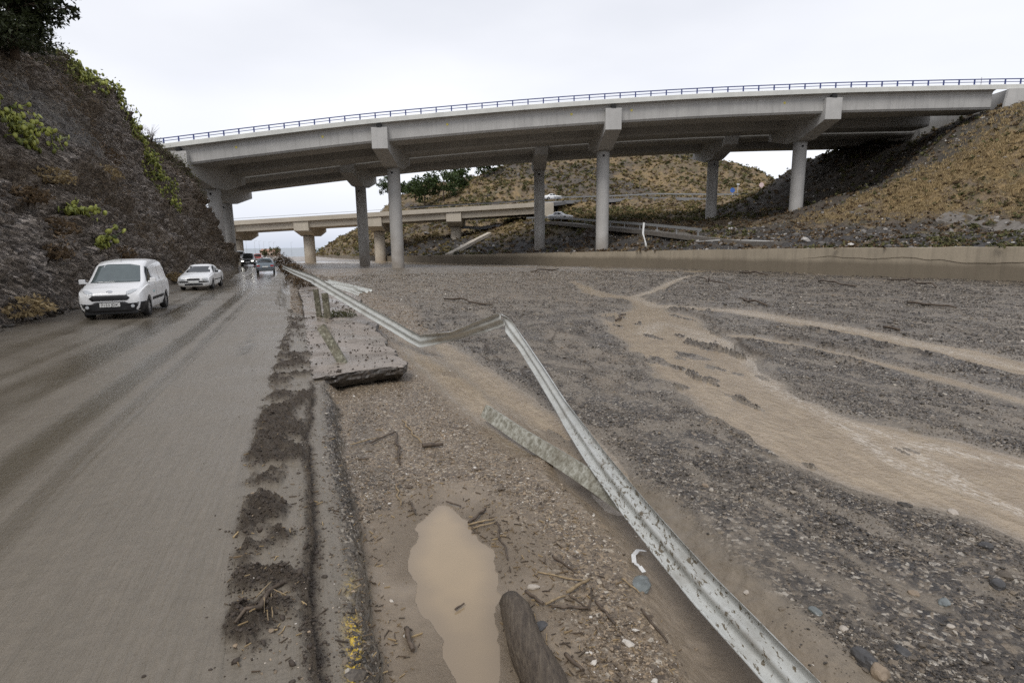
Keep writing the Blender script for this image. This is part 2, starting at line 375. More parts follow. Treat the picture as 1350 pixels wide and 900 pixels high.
# ------------------------------------------------------------------ ground sheet: road, shoulder, riverbed, water
EDGE = np.array([(-.6, -.2), (-1.7, 2.81), (-2.43, 4.54), (-3.17, 6.36), (-4, 8.69), (-6.58, 15.91), (-9.9, 24.8), (-21.6, 54.5), (-29.7, 72.9), (-47, 112), (-72, 170), (-112, 262)])
L1 = np.array([(0.1, -1), (-1.05, 2.6), (-1.33, 3.25), (-1.48, 3.65), (-1.77, 4.52), (-2.12, 5.47), (-2.68, 6.87), (-3.4, 9.13), (-3.99, 10.87), (-7.09, 19.31), (-10.6, 24.8), (-22.3, 54.5), (-48, 112), (-113, 262)])
L2 = np.array([(0.5, -1), (-.80, 2.6), (-1.04, 3.3), (-1.2, 3.79), (-1.5, 4.7), (-1.8, 5.49), (-2.24, 6.58), (-3.25, 9.48), (-3.9, 10.87), (-7.0, 19.31), (-10.5, 24.8), (-22.1, 54.5), (-47.5, 112), (-112.5, 262)])
def xat(Lx, Y): return np.interp(Y, Lx[:, 1], Lx[:, 0])
def road_d(X, Y): return (xat(EDGE, Y)-X)*math.cos(RD)
TD = np.array([-math.sin(RD+.03), math.cos(RD+.03)])
def bed_z(X, Y):
    t = X*TD[0]+Y*TD[1]
    return -.33 - .0032*np.clip(t-40, 0, None) - .9*sstep(228, 262, t)
def road_z(X, Y):
    t = X*TD[0]+Y*TD[1]; d = np.clip(road_d(X, Y), 0, 7.6)
    return .03*d - .0035*np.clip(t-60, 0, None)
def seg_field(X, Y, pairs, z):
    """largest (halfwidth - distance) over a chain of bank pairs given as picture points on height z"""
    P = []; W = []
    for a, b in pairs:
        A = at(*a, z=z)[:2]; B = at(*b, z=z)[:2]; P.append((A+B)/2); W.append(np.linalg.norm(A-B)/2)
    P = np.array(P); best = np.full(X.shape, -9.0)
    m = (X > P[:, 0].min()-3) & (X < P[:, 0].max()+3) & (Y > P[:, 1].min()-3) & (Y < P[:, 1].max()+3)
    x = X[m]; y = Y[m]; b = np.full(x.shape, -9.0)
    for i in range(len(P)-1):
        d = P[i+1]-P[i]; l2 = d@d
        t = np.clip(((x-P[i, 0])*d[0]+(y-P[i, 1])*d[1])/l2, 0, 1)
        ds = np.hypot(x-P[i, 0]-t*d[0], y-P[i, 1]-t*d[1]); b = np.maximum(b, W[i]+(W[i+1]-W[i])*t-ds)
    best[m] = b; return best
ZW = -.36
S_MAIN = [((818, 425), (880, 412)), ((835, 455), (940, 442)), ((868, 490), (985, 480)), ((915, 528), (1040, 518)), ((975, 570), (1100, 545)), ((1060, 615), (1165, 562)), ((1165, 658), (1250, 582)), ((1340, 700), (1350, 606)), ((1500, 770), (1500, 640))]
S_UP = [((930, 360), (936, 360)), ((902, 364), (914, 364)), ((878, 372), (892, 372)), ((855, 384), (871, 384)), ((822, 392), (842, 392)), ((835, 403), (875, 403)), ((825, 425), (875, 420))]
S_SIDE = [((748, 371), (760, 371)), ((768, 384), (792, 384)), ((806, 389), (812, 393)), ((828, 391), (832, 395))]
S_B = [((868, 401), (870, 406)), ((980, 408), (980, 413)), ((1050, 420), (1050, 426)), ((1120, 433), (1120, 441)), ((1200, 448), (1200, 458)), ((1280, 463), (1280, 475)), ((1350, 480), (1350, 494)), ((1450, 500), (1450, 515))]
S_C = [((985, 440), (975, 447)), ((1080, 457), (1080, 462)), ((1160, 475), (1160, 481)), ((1220, 490), (1220, 497)), ((1300, 510), (1300, 517)), ((1350, 523), (1350, 531)), ((1450, 545), (1450, 556))]
S_L1 = [((522, 446), (540, 443)), ((532, 462), (556, 458)), ((555, 486), (582, 480)), ((590, 515), (622, 505)), ((622, 548), (652, 535)), ((690, 600), (705, 590))]
S_L2 = [((560, 455), (590, 452)), ((590, 478), (625, 472)), ((625, 505), (660, 496)), ((675, 545), (705, 530)), ((738, 585), (768, 568)), ((775, 622), (806, 606)), ((800, 650), (840, 640))]
S_CH = [((740, 628), (800, 620)), ((790, 668), (860, 655)), ((838, 720), (925, 712)), ((880, 800), (985, 790)), ((930, 900), (1060, 885)), ((980, 1000), (1140, 985))]
S_SAND = [((945, 752), (965, 748)), ((985, 800), (1020, 792)), ((1050, 870), (1100, 858)), ((1120, 950), (1190, 930))]
S_FAR = [((400, 343), (398, 345)), ((470, 341), (470, 344)), ((560, 345), (560, 347)), ((760, 353), (760, 354)), ((930, 357), (930, 359))]
FOAM = [[(855, 384), (835, 392), (866, 404), (940, 406), (1050, 422), (1180, 446), (1350, 486)],
        [(905, 364), (880, 374), (852, 388)],
        [(900, 440), (965, 455), (1000, 490), (1010, 505), (1080, 545), (1130, 575), (1180, 612), (1260, 642), (1380, 690)],
        [(1040, 525), (1130, 562), (1200, 585), (1370, 620)], [(850, 440), (870, 425), (900, 432), (960, 450)],
        [(1190, 590), (1240, 620), (1290, 650)]]
PUD = [((572, 672), (600, 668)), ((548, 700), (622, 690)), ((533, 750), (652, 728)), ((545, 800), (660, 780)), ((572, 835), (660, 825)), ((590, 900), (668, 880))]
def make_ground():
    th = np.r_[np.linspace(math.radians(-64), math.radians(64), 1330), np.linspace(math.radians(64), math.radians(296), 70)[1:-1]]
    r = [.5, 1.0, 1.5, 2.0, 2.3, 2.5]
    while r[-1] < 300: r.append(r[-1]+min(max(r[-1]**2/2050*1.15, .008), 2.2))
    r = np.array(r); T, Rr = np.meshgrid(th, r); X = (Rr*np.sin(T)).ravel(); Y = (Rr*np.cos(T)).ravel()
    nr, ntg = T.shape
    d = road_d(X, Y); bz = bed_z(X, Y); rz = road_z(X, Y)
    wob = (fbm(X*3, Y*3, oct=4, seed=3)-.5)*.16*np.clip(Y/6, .6, 3)
    e1 = X-xat(L1, Y)+wob*.7; e2 = X-xat(L2, Y)+wob*.8
    near = 1-sstep(9.5, 10.6, Y)
    # river side
    n_l = fbm(X*.35, Y*.35, oct=4, seed=5)-.5; n_m = fbm(X*2.2, Y*2.2, oct=4, seed=6)-.5; n_s = fbm(X*11, Y*11, oct=4, seed=8)-.5
    st_a = -X*math.sin(.28)+Y*math.cos(.28); st_b = X*math.cos(.28)+Y*math.sin(.28)
    flow = fbm(st_a*.25, st_b*1.5, oct=4, seed=9)-.5
    bed = bz + n_l*.16 + n_m*.05 + n_s*.035 + flow*.10*sstep(4, 14, Y)
    zr = rz + (fbm(X*2, Y*2, oct=3, seed=12)-.5)*.012
    # soft ruts along the road
    trk = np.zeros(X.shape)
    for c, w, k in ((2.47, .24, 1.), (1.9, .11, .55), (1.72, .04, .4), (3.85, .46, .9), (4.75, .14, .35), (5.9, .3, .4), (.8, .12, .0)):
        nn = fbm(d*1.5+c*7, Y*.22, oct=3, seed=int(c*10)); trk = np.maximum(trk, k*np.exp(-((d-c+(nn-.5)*.12)/w)**4)*sstep(.18, .5, nn+.12))
    far = sstep(18, 40, Y); trk *= 1-.35*far
    stain = np.exp(-((d-.78)/.14)**2-((Y-14.5)/2.6)**4)*sstep(.4, .55, fbm(X*6, Y*2, oct=3, seed=40)); trk = np.maximum(trk, stain*.8)
    zr -= .012*trk
    ripl = np.sin((d*math.cos(.25)+Y*.12)*95+fbm(X, Y, seed=4)*9)*.0012*np.exp(-((d-.35)/.3)**2); zr += ripl
    # shoulder: clods, cracked ledges, drop
    clod = sstep(.50, .655, fbm(X*1.5, Y*1.1, oct=5, seed=21)*.6+fbm(X*5, Y*5, oct=3, seed=22)*.4 + .13*np.exp(-((d+.25)/.35)**2) + .05*sstep(14, 20, Y) + .11*np.exp(-((Y-4.4)/.8)**2) - .09*sstep(1.0, 0.0, e1*-1+.02))
    clod *= sstep(.10, -.08, d+wob*1.2)*sstep(.1, -.05, e1)
    clod = np.maximum(clod, np.exp(-((e1-.0)/.07)**2)*near*.85)
    lump = fbm(X*14, Y*14, oct=4, seed=25); lump2 = np.abs(fbm(X*7, Y*7, oct=3, seed=26)-.5)*2
    shA = rz-.005 + clod*(lump*.12+(.5-lump2)*.07+(fbm(X*30, Y*30, oct=3, seed=27)-.5)*.05) 
    w12 = np.maximum(xat(L2, Y)-xat(L1, Y), .03)
    fr = np.clip(e1/w12, 0, 1)
    shB = rz - .05 - .06*fr**2 + .02*(fbm(X*4, Y*3, oct=3, seed=30)-.5)
    shA = shA - .06*np.exp(-((e1+.02)/.045)**2)*near
    side = np.where(e1 < 0, shA, shB*near+(rz-.05)*(1-near))
    dropw = .16+.25*(1-near)
    k = sstep(0, 1, np.clip(e2/dropw, 0, 1))
    z = np.where(d > 0, zr, side); z = np.where(e2 > 0, rz*0-.1*(1-k)+bed*k, z)
    edgeband = np.exp(-((e2-.02)/.13)**2)*near
    z += edgeband*(fbm(X*28, Y*28, oct=3, seed=31)-.5)*.07
    # verge on the far side of the road
    dv = d-7.3; vg = .22+.10*np.clip(dv, 0, 6)+(fbm(X*1.5, Y*1.5, oct=4, seed=33)-.4)*.12*sstep(0, .6, dv)
    z = np.where(dv > 0, vg*sstep(-.05, .5, dv)+zr*(1-sstep(-.05, .5, dv)) - .0035*np.clip(Y-60, 0, None), z)
    # debris berm along the far shoulder
    berm = np.exp(-((d+2.0+.3*np.sin(Y*.3))/.9)**2)*sstep(28, 36, Y)*(1-sstep(200, 230, Y)); z += berm*(.25+.5*fbm(X*.9, Y*.9, oct=4, seed=35))*.8
    # water courses
    jit = (fbm(X*1.3, Y*1.3, oct=4, seed=41)-.5)*np.clip(Y/14, .12, 1.0)*.9
    water = np.full(X.shape, -9.0)
    isl = fbm(st_b*2.4+2.2, st_a*.75, oct=4, seed=47)-.03
    main = seg_field(X, Y, S_MAIN, ZW)+jit
    main = np.maximum(seg_field(X, Y, S_MAIN, ZW)*1.0+.04+jit*.7, -9); main = np.where(isl > .635, np.minimum(main, (.635-isl)*6), main)
    for S, jj in ((S_UP, .5), (S_SIDE, .8), (S_B, .35), (S_C, .3), (S_FAR, .6)):
        water = np.maximum(water, seg_field(X, Y, S, ZW)+jit*jj)
    water = np.maximum(water, main)
    lf = np.maximum(seg_field(X, Y, S_L1, ZW), seg_field(X, Y, S_L2, ZW))+jit*.35
    lf = np.where((isl > .66), np.minimum(lf, -.02), lf)
    ch = seg_field(X, Y, S_CH, ZW)+jit*.5; sand = seg_field(X, Y, S_SAND, ZW)+jit*.3
    pud = seg_field(X, Y, PUD, -.33)+jit*.6+(fbm(X*5, Y*5, oct=3, seed=49)-.5)*.10
    inw = (np.maximum(water, lf) > 0) & (e2 > .3)
    b = bed_z(X, Y)-.035+n_l*.10
    wf = np.maximum(water, lf)
    z = np.where(e2 > .3, z*(1-sstep(-.35, .0, wf))+(b)*sstep(-.35, .0, wf), z)
    z = np.where(inw, b-.004, z)
    # cut banks on the right of the streams
    cut = np.exp(-((wf+.28)/.2)**2)*sstep(8, 14, Y)*sstep(0, 4, X)*sstep(.42, .55, flow+.5+.04*np.sin(X)); z += np.where(wf < 0, cut*.11, 0)
    z = np.where(ch > -.4, z-.22*sstep(-.25, .22, ch), z)
    flat = sstep(-.45, -.02, pud); pz = -.345
    z = np.where(e2 > .02, z*(1-flat)+(pz+.004)*flat*1+0*z, z); inp = (pud > 0.03) & (e2 > .02)
    z = np.where(inp, pz, z)
    V = np.c_[X, Y, z]
    # surface masks
    right = sstep(-.2, .5, X-np.interp(Y, [2, 3.1, 5.3, 6.5, 9.5, 12, 15, 25, 50], [2.6, 1.9, 1.25, .9, -.2, -1.2, -2.2, -4.5, -16]))
    patch = fbm(st_a*.30, st_b*.8, oct=5, seed=50); patch2 = fbm(X*1.7, Y*1.7, oct=4, seed=51)
    slate = right*sstep(.30, .52, patch*.6+patch2*.4+.09); slate = np.where(e2 > 0, slate, 0)
    farb = sstep(18, 30, Y)*sstep(8, -8, X-.2*Y)
    slate *= 1-.55*farb
    slate = np.maximum(slate, edgeband)
    slate = np.maximum(slate, sstep(.0, .15, dv)*.85)
    slate = np.maximum(slate, np.exp(-((e2-.45)/.3)**2)*near*.55*sstep(.4, .6, patch2))
    brown = np.where((e2 > .12) & (d < 0), 1.0, 0)*(1-.62*right)
    mudm = np.where(d > 0, 1.0, 0)*(1-sstep(.0, .3, dv)); mudm = np.maximum(mudm, np.where((e2 < 0), 1-.3*sstep(.2, .5, patch2), 0)*(d <= 0)*(1-edgeband))
    mudm = np.maximum(mudm, sstep(-.75, -.2, pud-.25*(patch2-.5))*(e2 > .1)); mudm = np.maximum(mudm, sstep(-.35, 0, ch)); mudm = np.maximum(mudm, sstep(-.12, .02, sand))
    mudm = np.maximum(mudm, (e2 > .3)*sstep(.52, .62, fbm(X*.9+4, Y*.9, oct=5, seed=53))*.7*(1-right)*sstep(9, 4, Y))
    mudm = np.maximum(mudm, sstep(-.3, -.03, wf)*.7)
    mudm = np.maximum(mudm, right*sstep(.53, .68, fbm(st_a*1.8+4, st_b*3.6, oct=5, seed=54))*.7)
    slate *= 1-sstep(-.6, -.1, pud)*.9; slate *= 1-sstep(-.1, .1, ch)
    wet = np.maximum(trk*(d > 0)*.4, sstep(-.5, 0, pud)*.5); wet = np.maximum(wet, sstep(-.1, .2, ch)*.5)
    streak = np.exp(-((d-4.1)/.10)**2)*sstep(.42, .5, fbm(d*3, Y*.35, oct=3, seed=60))*sstep(11, 13, Y)
    streak = np.maximum(streak, np.exp(-((d-2.5)/.2)**2)*sstep(.5, .6, fbm(d*4, Y*.25, oct=3, seed=61))*sstep(10, 20, Y)*.7)
    streak = np.maximum(streak, sstep(22, 50, Y)*(d > 0)*sstep(.4, .6, fbm(d*1.3, Y*.05, oct=3, seed=62)))
    wet = np.maximum(wet, streak*(d > 0)); 
    paint = np.exp(-((e2+.05)/.045)**2)*sstep(4.2, 3.6, Y)*sstep(2.4, 2.7, Y)*sstep(.36, .5, patch2+.08)
    chd = sstep(.0, .3, ch)*.45*sstep(.35, .6, patch2+.1)
    clodm = np.maximum(clod*(d < .12), chd); clodm = np.maximum(clodm, .30*sstep(-.9, -.1, pud)*(e2 > .1)*sstep(.3, .7, patch2+.1)); clodm = np.maximum(clodm, berm*.6*sstep(.4, .6, patch2))
    rdg = 1-np.abs(2*fbm(st_a*.22+3, st_b*1.25, oct=3, seed=120)-1); rill = sstep(.955, .985, rdg)*right*sstep(.45, .6, fbm(X*.2, Y*.2, oct=3, seed=121)+.05)*sstep(6, 10, Y)*(wf < -.1)
    clodm = np.maximum(clodm, rill*.75); clodm = np.maximum(clodm, np.exp(-((wf+.14)/.10)**2)*(wf < -.02)*sstep(.02, .09, cut*.11+.0)*.8)
    foam = np.zeros(X.shape)
    for pl in FOAM:
        foam = np.maximum(foam, sstep(-.28, .0, (seg_field(X, Y, [(p, (p[0]+.5, p[1])) for p in pl], ZW)+jit*.35)/np.clip(Y/9, .7, 2)))
    foam = np.maximum(foam, .25*sstep(.25, .0, np.abs(wf)))
    idx = np.arange(nr*ntg).reshape(nr, ntg); nx = np.roll(idx, -1, axis=1)
    Fq = np.stack([idx[:-1], nx[:-1], nx[1:], idx[1:]], -1).reshape(-1, 4)[:, ::-1]
    cX = V[Fq, 0].mean(1); cY = V[Fq, 1].mean(1)
    isw = (inw | inp)[Fq].sum(1) >= 3; dr = d[Fq].mean(1); isr = (dr > 0) & (dr < 7.35) & ~isw
    cls = np.where(isw, 1, np.where(isr, 2, 0))
    at_all = {'mask': np.c_[mudm, np.clip(slate, 0, 1), np.clip(brown, 0, 1)], 'mask2': np.c_[trk, paint, np.clip(clodm, 0, 1)], 'wet': wet, 'foam': foam, 'calm': (pud > -.3).astype(float), 'edge': np.where(pud > -.3, sstep(-.02, .26, pud)*(.25+.75*sstep(3.4, 4.3, Y+(patch2-.5)*1.5)), sstep(0, .25, wf))}
    def part(name, c, mat, kind='structure'):
        f = Fq[cls == c]; u, inv = np.unique(f, return_inverse=True)
        o = np_mesh(name, V[u], inv.reshape(f.shape), mat, attrs={k_: a_[u] for k_, a_ in at_all.items()}); o['kind'] = kind; return o
    part('riverbed', 0, MG); part('water', 1, MW); part('road', 2, MG)
    c = [idx[0][i] for i in range(ntg)]
    return V, nr, ntg, r, th, dict(slate=slate, brown=brown, mud=mudm, wf=wf, pud=pud, e2=e2, e1=e1, d=d, clod=clodm, ch=ch)
GV, GNR, GNT, GR, GTH, GM = make_ground()
def gidx(x, y):
    rr = np.hypot(x, y); t = np.arctan2(x, y); i = np.searchsorted(GR, rr).clip(0, GNR-1)
    j = np.round((t-math.radians(-64))/(math.radians(128)/1329)).astype(int).clip(0, 1329); return i*GNT+j
def gz(x, y): return float(GV[gidx(np.array([x]), np.array([y]))[0], 2])
def gpos(px, py, z0=-.33):
    z = z0
    for _ in range(4): p = at(px, py, z); z = gz(p[0], p[1])
    return np.array([p[0], p[1], z])
# ------------------------------------------------------------------ sea beyond the river mouth
def make_sea():
    t = NT('sea_water'); n = t.noise(t.mapv(t.obj(), (.02, .06, 1)), 1, 4)
    m = t.out(t.ramp(n, [(.3, (.16, .20, .23)), (.7, (.24, .27, .29))]), .35, t.bump(t.noise(t.mapv(t.obj(), (.3, .6, 1)), 1, 4), .3, .4))
    n_ = 64; V = [(0, 200, -1.55)]; V = [(math.cos(a)*12000, 3000+math.sin(a)*12000, -1.55) for a in np.linspace(0, 2*math.pi, n_, endpoint=False)]
    me = bpy.data.meshes.new('sea'); me.from_pydata(V, [], [list(range(n_))]); tag(link('sea', me, m), kind='structure')
make_sea()

# ------------------------------------------------------------------ cut slope on the left
CB = math.radians(65)
F0 = at(0, 425, .4); F1 = at(300, 355, .3); CD = (F1-F0); CD[2] = 0; CD /= np.linalg.norm(CD); CN = np.array([-CD[1], CD[0], 0])
VT = np.array([(-60, 15), (-20, 18.5), (10, 17.2), (21.5, 16.8), (32, 16.9), (38, 15.4), (47, 14.0), (52, 12.4), (55.5, 10.4), (58, 8.6), (61, 7.5), (75, 8), (95, 9)])
def cliff_base(s):
    s = np.asarray(s, float); R_ = 4.0; s1 = 55.0
    a = np.clip((s-s1)/R_, 0, math.radians(100)); st = np.minimum(s, s1); ex = np.clip(s-s1-R_*math.radians(100), 0, None)
    B = F0[None, :2]+st[:, None]*CD[None, :2]
    B = B + R_*(np.sin(a)[:, None]*CD[None, :2]+(1-np.cos(a))[:, None]*CN[None, :2])
    dirx = np.cos(a)[:, None]*CD[None, :2]+np.sin(a)[:, None]*CN[None, :2]
    B = B+ex[:, None]*dirx
    nrm = -np.sin(a)[:, None]*CD[None, :2]+np.cos(a)[:, None]*CN[None, :2]
    return B, nrm
def cliff_pts(s, v):
    """s along the foot, v up the face (may run past the crest onto the top)"""
    B, n = cliff_base(s); vt = np.interp(s, VT[:, 0], VT[:, 1]) + (fbm(s*.35, s*0+3, oct=4, seed=70)-.5)*2.2*np.interp(s, [50, 56], [1, .3])
    vf = np.minimum(v, vt); w = np.minimum(np.clip(v-vt, 0, None), np.interp(s, [44, 56], [23, 4.0])); ta = np.interp(s, [44, 56], [.2, .02])
    hor = vf*math.cos(CB)+w*np.cos(ta); z = .2+vf*math.sin(CB)+w*np.sin(ta)
    P = np.c_[B+n*hor[:, None], z]
    out = np.c_[-n*math.sin(CB), np.full(len(s), math.cos(CB))]
    x, y, zz = P.T
    lay = fbm((x*.3+y*.3), zz*1.9+y*.42-x*.2, y*.15, oct=5, seed=71)
    ribs = 1-np.abs(fbm(s*.28+v*.12, v*.16, oct=4, seed=72)-.5)*2
    big = fbm(s*.11, v*.13, oct=3, seed=73)-.5
    st_ = (zz*1.15+y*.30-x*.15+fbm(s*.3, v*.3, oct=3, seed=77)*2.2); stp = (st_-np.floor(st_)); stp = np.where(stp < .75, stp/.75, (1-stp)/.25)
    dsp = (lay-.5)*1.7 + (stp-.5)*.34*sstep(.4, .55, fbm(s*.5, v*.8, oct=3, seed=78)+.05) + (ribs-.75)*1.6 + big*3.0 + (fbm(s*2.1, v*2.6, oct=5, seed=74, gain=.6)-.5)*1.1
    k = sstep(0, 1.5, v)*(1-.6*sstep(0, 3, w))
    mas = sstep(.75, .1, np.hypot((s-20.0)/8.5, (v-10.4)/2.5)-.35+(fbm(s*.6, v*1.1, oct=3, seed=79)-.5)*.5)
    dsp = dsp*(1-.75*mas)
    P = P+out*(dsp*k)[:, None]
    return P, mas, w
def make_cliff():
    s = np.r_[np.linspace(-45, 0, 110), np.linspace(0, 66, 620)[1:], np.linspace(66, 92, 50)[1:]]; v = np.r_[np.linspace(-.8, 17.5, 250), np.linspace(17.5, 40, 50)[1:]]
    S, Vv = np.meshgrid(s, v); P, mas, w = cliff_pts(S.ravel(), Vv.ravel())
    soil = np.clip(sstep(0, 1.0, w)+sstep(.5, .62, fbm(S.ravel()*.2, Vv.ravel()*.3, oct=4, seed=75)+.28*sstep(34, 50, S.ravel())+.14*sstep(10, 15, Vv.ravel())), 0, 1)
    idx = np.arange(S.size).reshape(S.shape); Fq = np.stack([idx[:-1, :-1], idx[:-1, 1:], idx[1:, 1:], idx[1:, :-1]], -1).reshape(-1, 4)
    tag(np_mesh('rock_slope', P, Fq, MROCK, attrs={'soil': soil*(1-mas), 'masonry': mas}), kind='structure')
make_cliff()
def on_cliff(px, py, lift=0.0):
    up = CN*math.cos(CB)+np.array([0, 0, 1])*math.sin(CB); N = np.cross(CD, up); r = ray(px, py)
    t = ((F0-C0)@N)/(r@N); p = C0+r*t
    s, v = (p-F0)@CD, (p-F0)@up
    q, _, _ = cliff_pts(np.array([s]), np.array([max(v, .2)])); out = -N if N[0] < 0 else N
    out = np.array([CD[1], -CD[0], 0])*math.sin(CB)+np.array([0, 0, math.cos(CB)])
    return q[0]+out*lift, out, s, v

# ------------------------------------------------------------------ right bank: embankment, terraces and hills from surveyed points
WALLP = [(1350, 372, 325), (1200, 366, 326), (1000, 358, 328), (860, 352, 330.5), (700, 348, 333.5), (600, 346, 336), (520, 343, 337.5)]
WB = np.array([at(x, y, -.35) for x, y, _ in WALLP]); WT = np.array([aty(x, yt, b[1])[2] for (x, _, yt), b in zip(WALLP, WB)])
WX = np.r_[[40.5], [35.8], WB[:, 0], [-38, -75]]; WY = np.r_[[8], [24], WB[:, 1], [140, 215]]; WZ = np.r_[[2.3], [2.0], WT, [.25, -.2]]
def wall_e(X, Y):   # metres behind the wall
    P = np.c_[WX, WY]; best = np.full(X.shape, 1e9); sg = np.zeros(X.shape)
    for i in range(len(P)-1):
        d = P[i+1]-P[i]; l2 = d@d; t = np.clip(((X-P[i, 0])*d[0]+(Y-P[i, 1])*d[1])/l2, 0, 1)
        ds = np.hypot(X-P[i, 0]-t*d[0], Y-P[i, 1]-t*d[1]); cr_ = d[0]*(Y-P[i, 1])-d[1]*(X-P[i, 0])
        m = ds < best; best = np.where(m, ds, best); sg = np.where(m, -np.sign(cr_), sg)
    return best*sg
HP = []
for x, y, z in zip(WX, WY, WZ): HP.append((x+.6, y+.3, z-.12))
for px, py, Y in [(794, 328, 75), (711, 331, 90), (1050, 281, 75), (938, 288, 91), (1130, 279, 72), (1000, 284, 82), (1050, 300, 63), (960, 305, 70), (1150, 303, 54), (1250, 298, 51), (1350, 292, 47), (1350, 315, 37), (1220, 318, 44), (1100, 320, 50),
        (1350, 252, 51), (1350, 205, 55), (1350, 158, 60), (1250, 250, 57), (1250, 205, 63), (1180, 224, 69), (1150, 250, 65), (1100, 255, 72),
        (1200, 182, 84), (1240, 172, 73), (1290, 156, 68), (1320, 146, 65), (1100, 200, 95), (1040, 228, 100), (990, 268, 106), (1000, 322, 56), (930, 314, 63), (860, 307, 72), (790, 299, 86), (730, 294, 100), (700, 293, 110),
        (860, 316, 70), (780, 318, 82), (740, 316, 92), (729, 267, 150), (850, 263, 142), (940, 263, 132), (985, 263, 127), (800, 280, 118), (900, 281, 110), (960, 275, 116),
        (650, 227, 190), (640, 247, 172), (600, 268, 165), (750, 195, 212), (870, 202, 225), (930, 207, 215), (1000, 230, 192), (1022, 243, 184), (700, 250, 168), (800, 240, 175), (900, 240, 172), (960, 250, 160),
        (600, 318, 117), (705, 286, 115), (545, 330, 116), (640, 302, 124), (560, 291, 142), (500, 318, 135), (520, 268, 235), (560, 248, 245), (590, 258, 205), (478, 318, 262), (455, 333, 275), (500, 300, 240), (640, 318, 108), (670, 330, 98)]:
    p = aty(px, py, Y); HP.append(tuple(p))
# behind the ridges and out of frame
HP += [(95, 60, 20), (75, 30, 12), (110, 20, 20), (60, 10, 6), (60, 28, 5), (85, 90, 22), (120, 140, 18), (60, 150, 12), (90, 180, 12), (40, 270, 22), (-20, 280, 14), (100, 260, 14), (-60, 330, 1), (-110, 330, -2), (20, 330, 10), (160, 200, 14), (70, 110, 16)]
HP = np.array(HP)
def rbf_fit(P, z, c=5.0, lam=.35):
    D = np.hypot(P[:, None, 0]-P[None, :, 0], P[:, None, 1]-P[None, :, 1]); A = np.sqrt(D*D+c*c)
    n = len(P); K = np.zeros((n+3, n+3)); K[:n, :n] = A-np.eye(n)*lam; K[:n, n] = K[n, :n] = 1; K[:n, n+1:] = P; K[n+1:, :n] = P.T
    return np.linalg.solve(K, np.r_[z, 0, 0, 0])
HW = rbf_fit(HP[:, :2], HP[:, 2])
def hill_base(X, Y):
    out = np.empty(X.shape); n = len(HP)
    for i in range(0, len(X), 60000):
        x = X[i:i+60000]; y = Y[i:i+60000]; D = np.hypot(x[:, None]-HP[None, :, 0], y[:, None]-HP[None, :, 1])
        out[i:i+60000] = np.sqrt(D*D+25)@HW[:n]+HW[n]+HW[n+1]*x+HW[n+2]*y
    return out
def hill_z(X, Y):
    X = np.asarray(X, float); Y = np.asarray(Y, float); e = wall_e(X, Y); k = sstep(.4, 6, e)
    z = hill_base(X, Y); a = sstep(90, 170, Y)
    z = z + k*((fbm(X*.12, Y*.12, oct=4, seed=80)-.5)*(1.3+3.5*a) + (fbm(X*.7, Y*.7, oct=4, seed=81)-.5)*(.8+.9*a) + (fbm(X*2.5, Y*2.5, oct=3, seed=82)-.5)*.35)
    wz = np.interp(Y, WY, WZ)-.1
    return np.where(e < 2.5, wz+(z-wz)*sstep(.2, 2.5, e), z)
def make_hill():
    u = np.linspace(0, 1, 640); ye = 18+(345-18)*u**1.55
    f = np.linspace(0, 1, 620); X = []; Y = []
    for y in ye:
        x0 = np.interp(y, WY, WX)+.15; x1 = 70+y*.62; X.append(x0+(x1-x0)*f**1.25); Y.append(np.full(f.shape, y))
    X = np.array(X).ravel(); Y = np.array(Y).ravel(); Z = hill_z(X, Y)
    Z -= 6*sstep(-60, -110, X)*0
    idx = np.arange(X.size).reshape(640, 620); Fq = np.stack([idx[:-1, :-1], idx[:-1, 1:], idx[1:, 1:], idx[1:, :-1]], -1).reshape(-1, 4)
    e = wall_e(X, Y); n1 = fbm(X*.15, Y*.15, oct=4, seed=83); n2 = fbm(X*.6, Y*.6, oct=4, seed=84)
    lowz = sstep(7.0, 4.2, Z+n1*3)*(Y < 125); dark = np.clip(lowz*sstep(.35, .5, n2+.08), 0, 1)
    under = sstep(62, 66, Y)*sstep(102, 97, Y)*sstep(30, 36, X); dark = np.maximum(dark, under*.72)  # shade under the decks painted into the hillside colour
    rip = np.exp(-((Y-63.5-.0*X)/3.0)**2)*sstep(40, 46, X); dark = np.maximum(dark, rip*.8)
    gold = sstep(.42, .55, n1*.5+n2*.5+.05)*sstep(3.5, 6, Z)*(Y < 66)*(X > 30) + sstep(.47, .58, n2)*.6*(Y > 100)
    rock = sstep(.48, .6, fbm(X*.06, Y*.06, Z*.1, oct=4, seed=85))*(Y > 130)
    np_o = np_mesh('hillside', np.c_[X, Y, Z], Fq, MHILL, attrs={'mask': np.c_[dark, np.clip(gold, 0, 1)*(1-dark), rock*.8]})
    tag(np_o, kind='structure')
    return np.c_[X, Y, Z], dark, np.clip(gold, 0, 1)
HV, HDARK, HGOLD = make_hill()
def hz(x, y): return float(hill_z(np.array([x]), np.array([y]))[0])
def on_hill(px, py, Y0=30, Y1=320):
    Ys = np.linspace(Y0, Y1, 900); r = ray(px, py); X = r[0]/r[1]*Ys; Zr = CAMH+r[2]/r[1]*Ys
    H_ = hill_z(X, Ys); e = wall_e(X, Ys); k = np.where((H_ > Zr) & (e > .3))[0]
    return None if len(k) == 0 else np.array([X[k[0]], Ys[k[0]], H_[k[0]]])

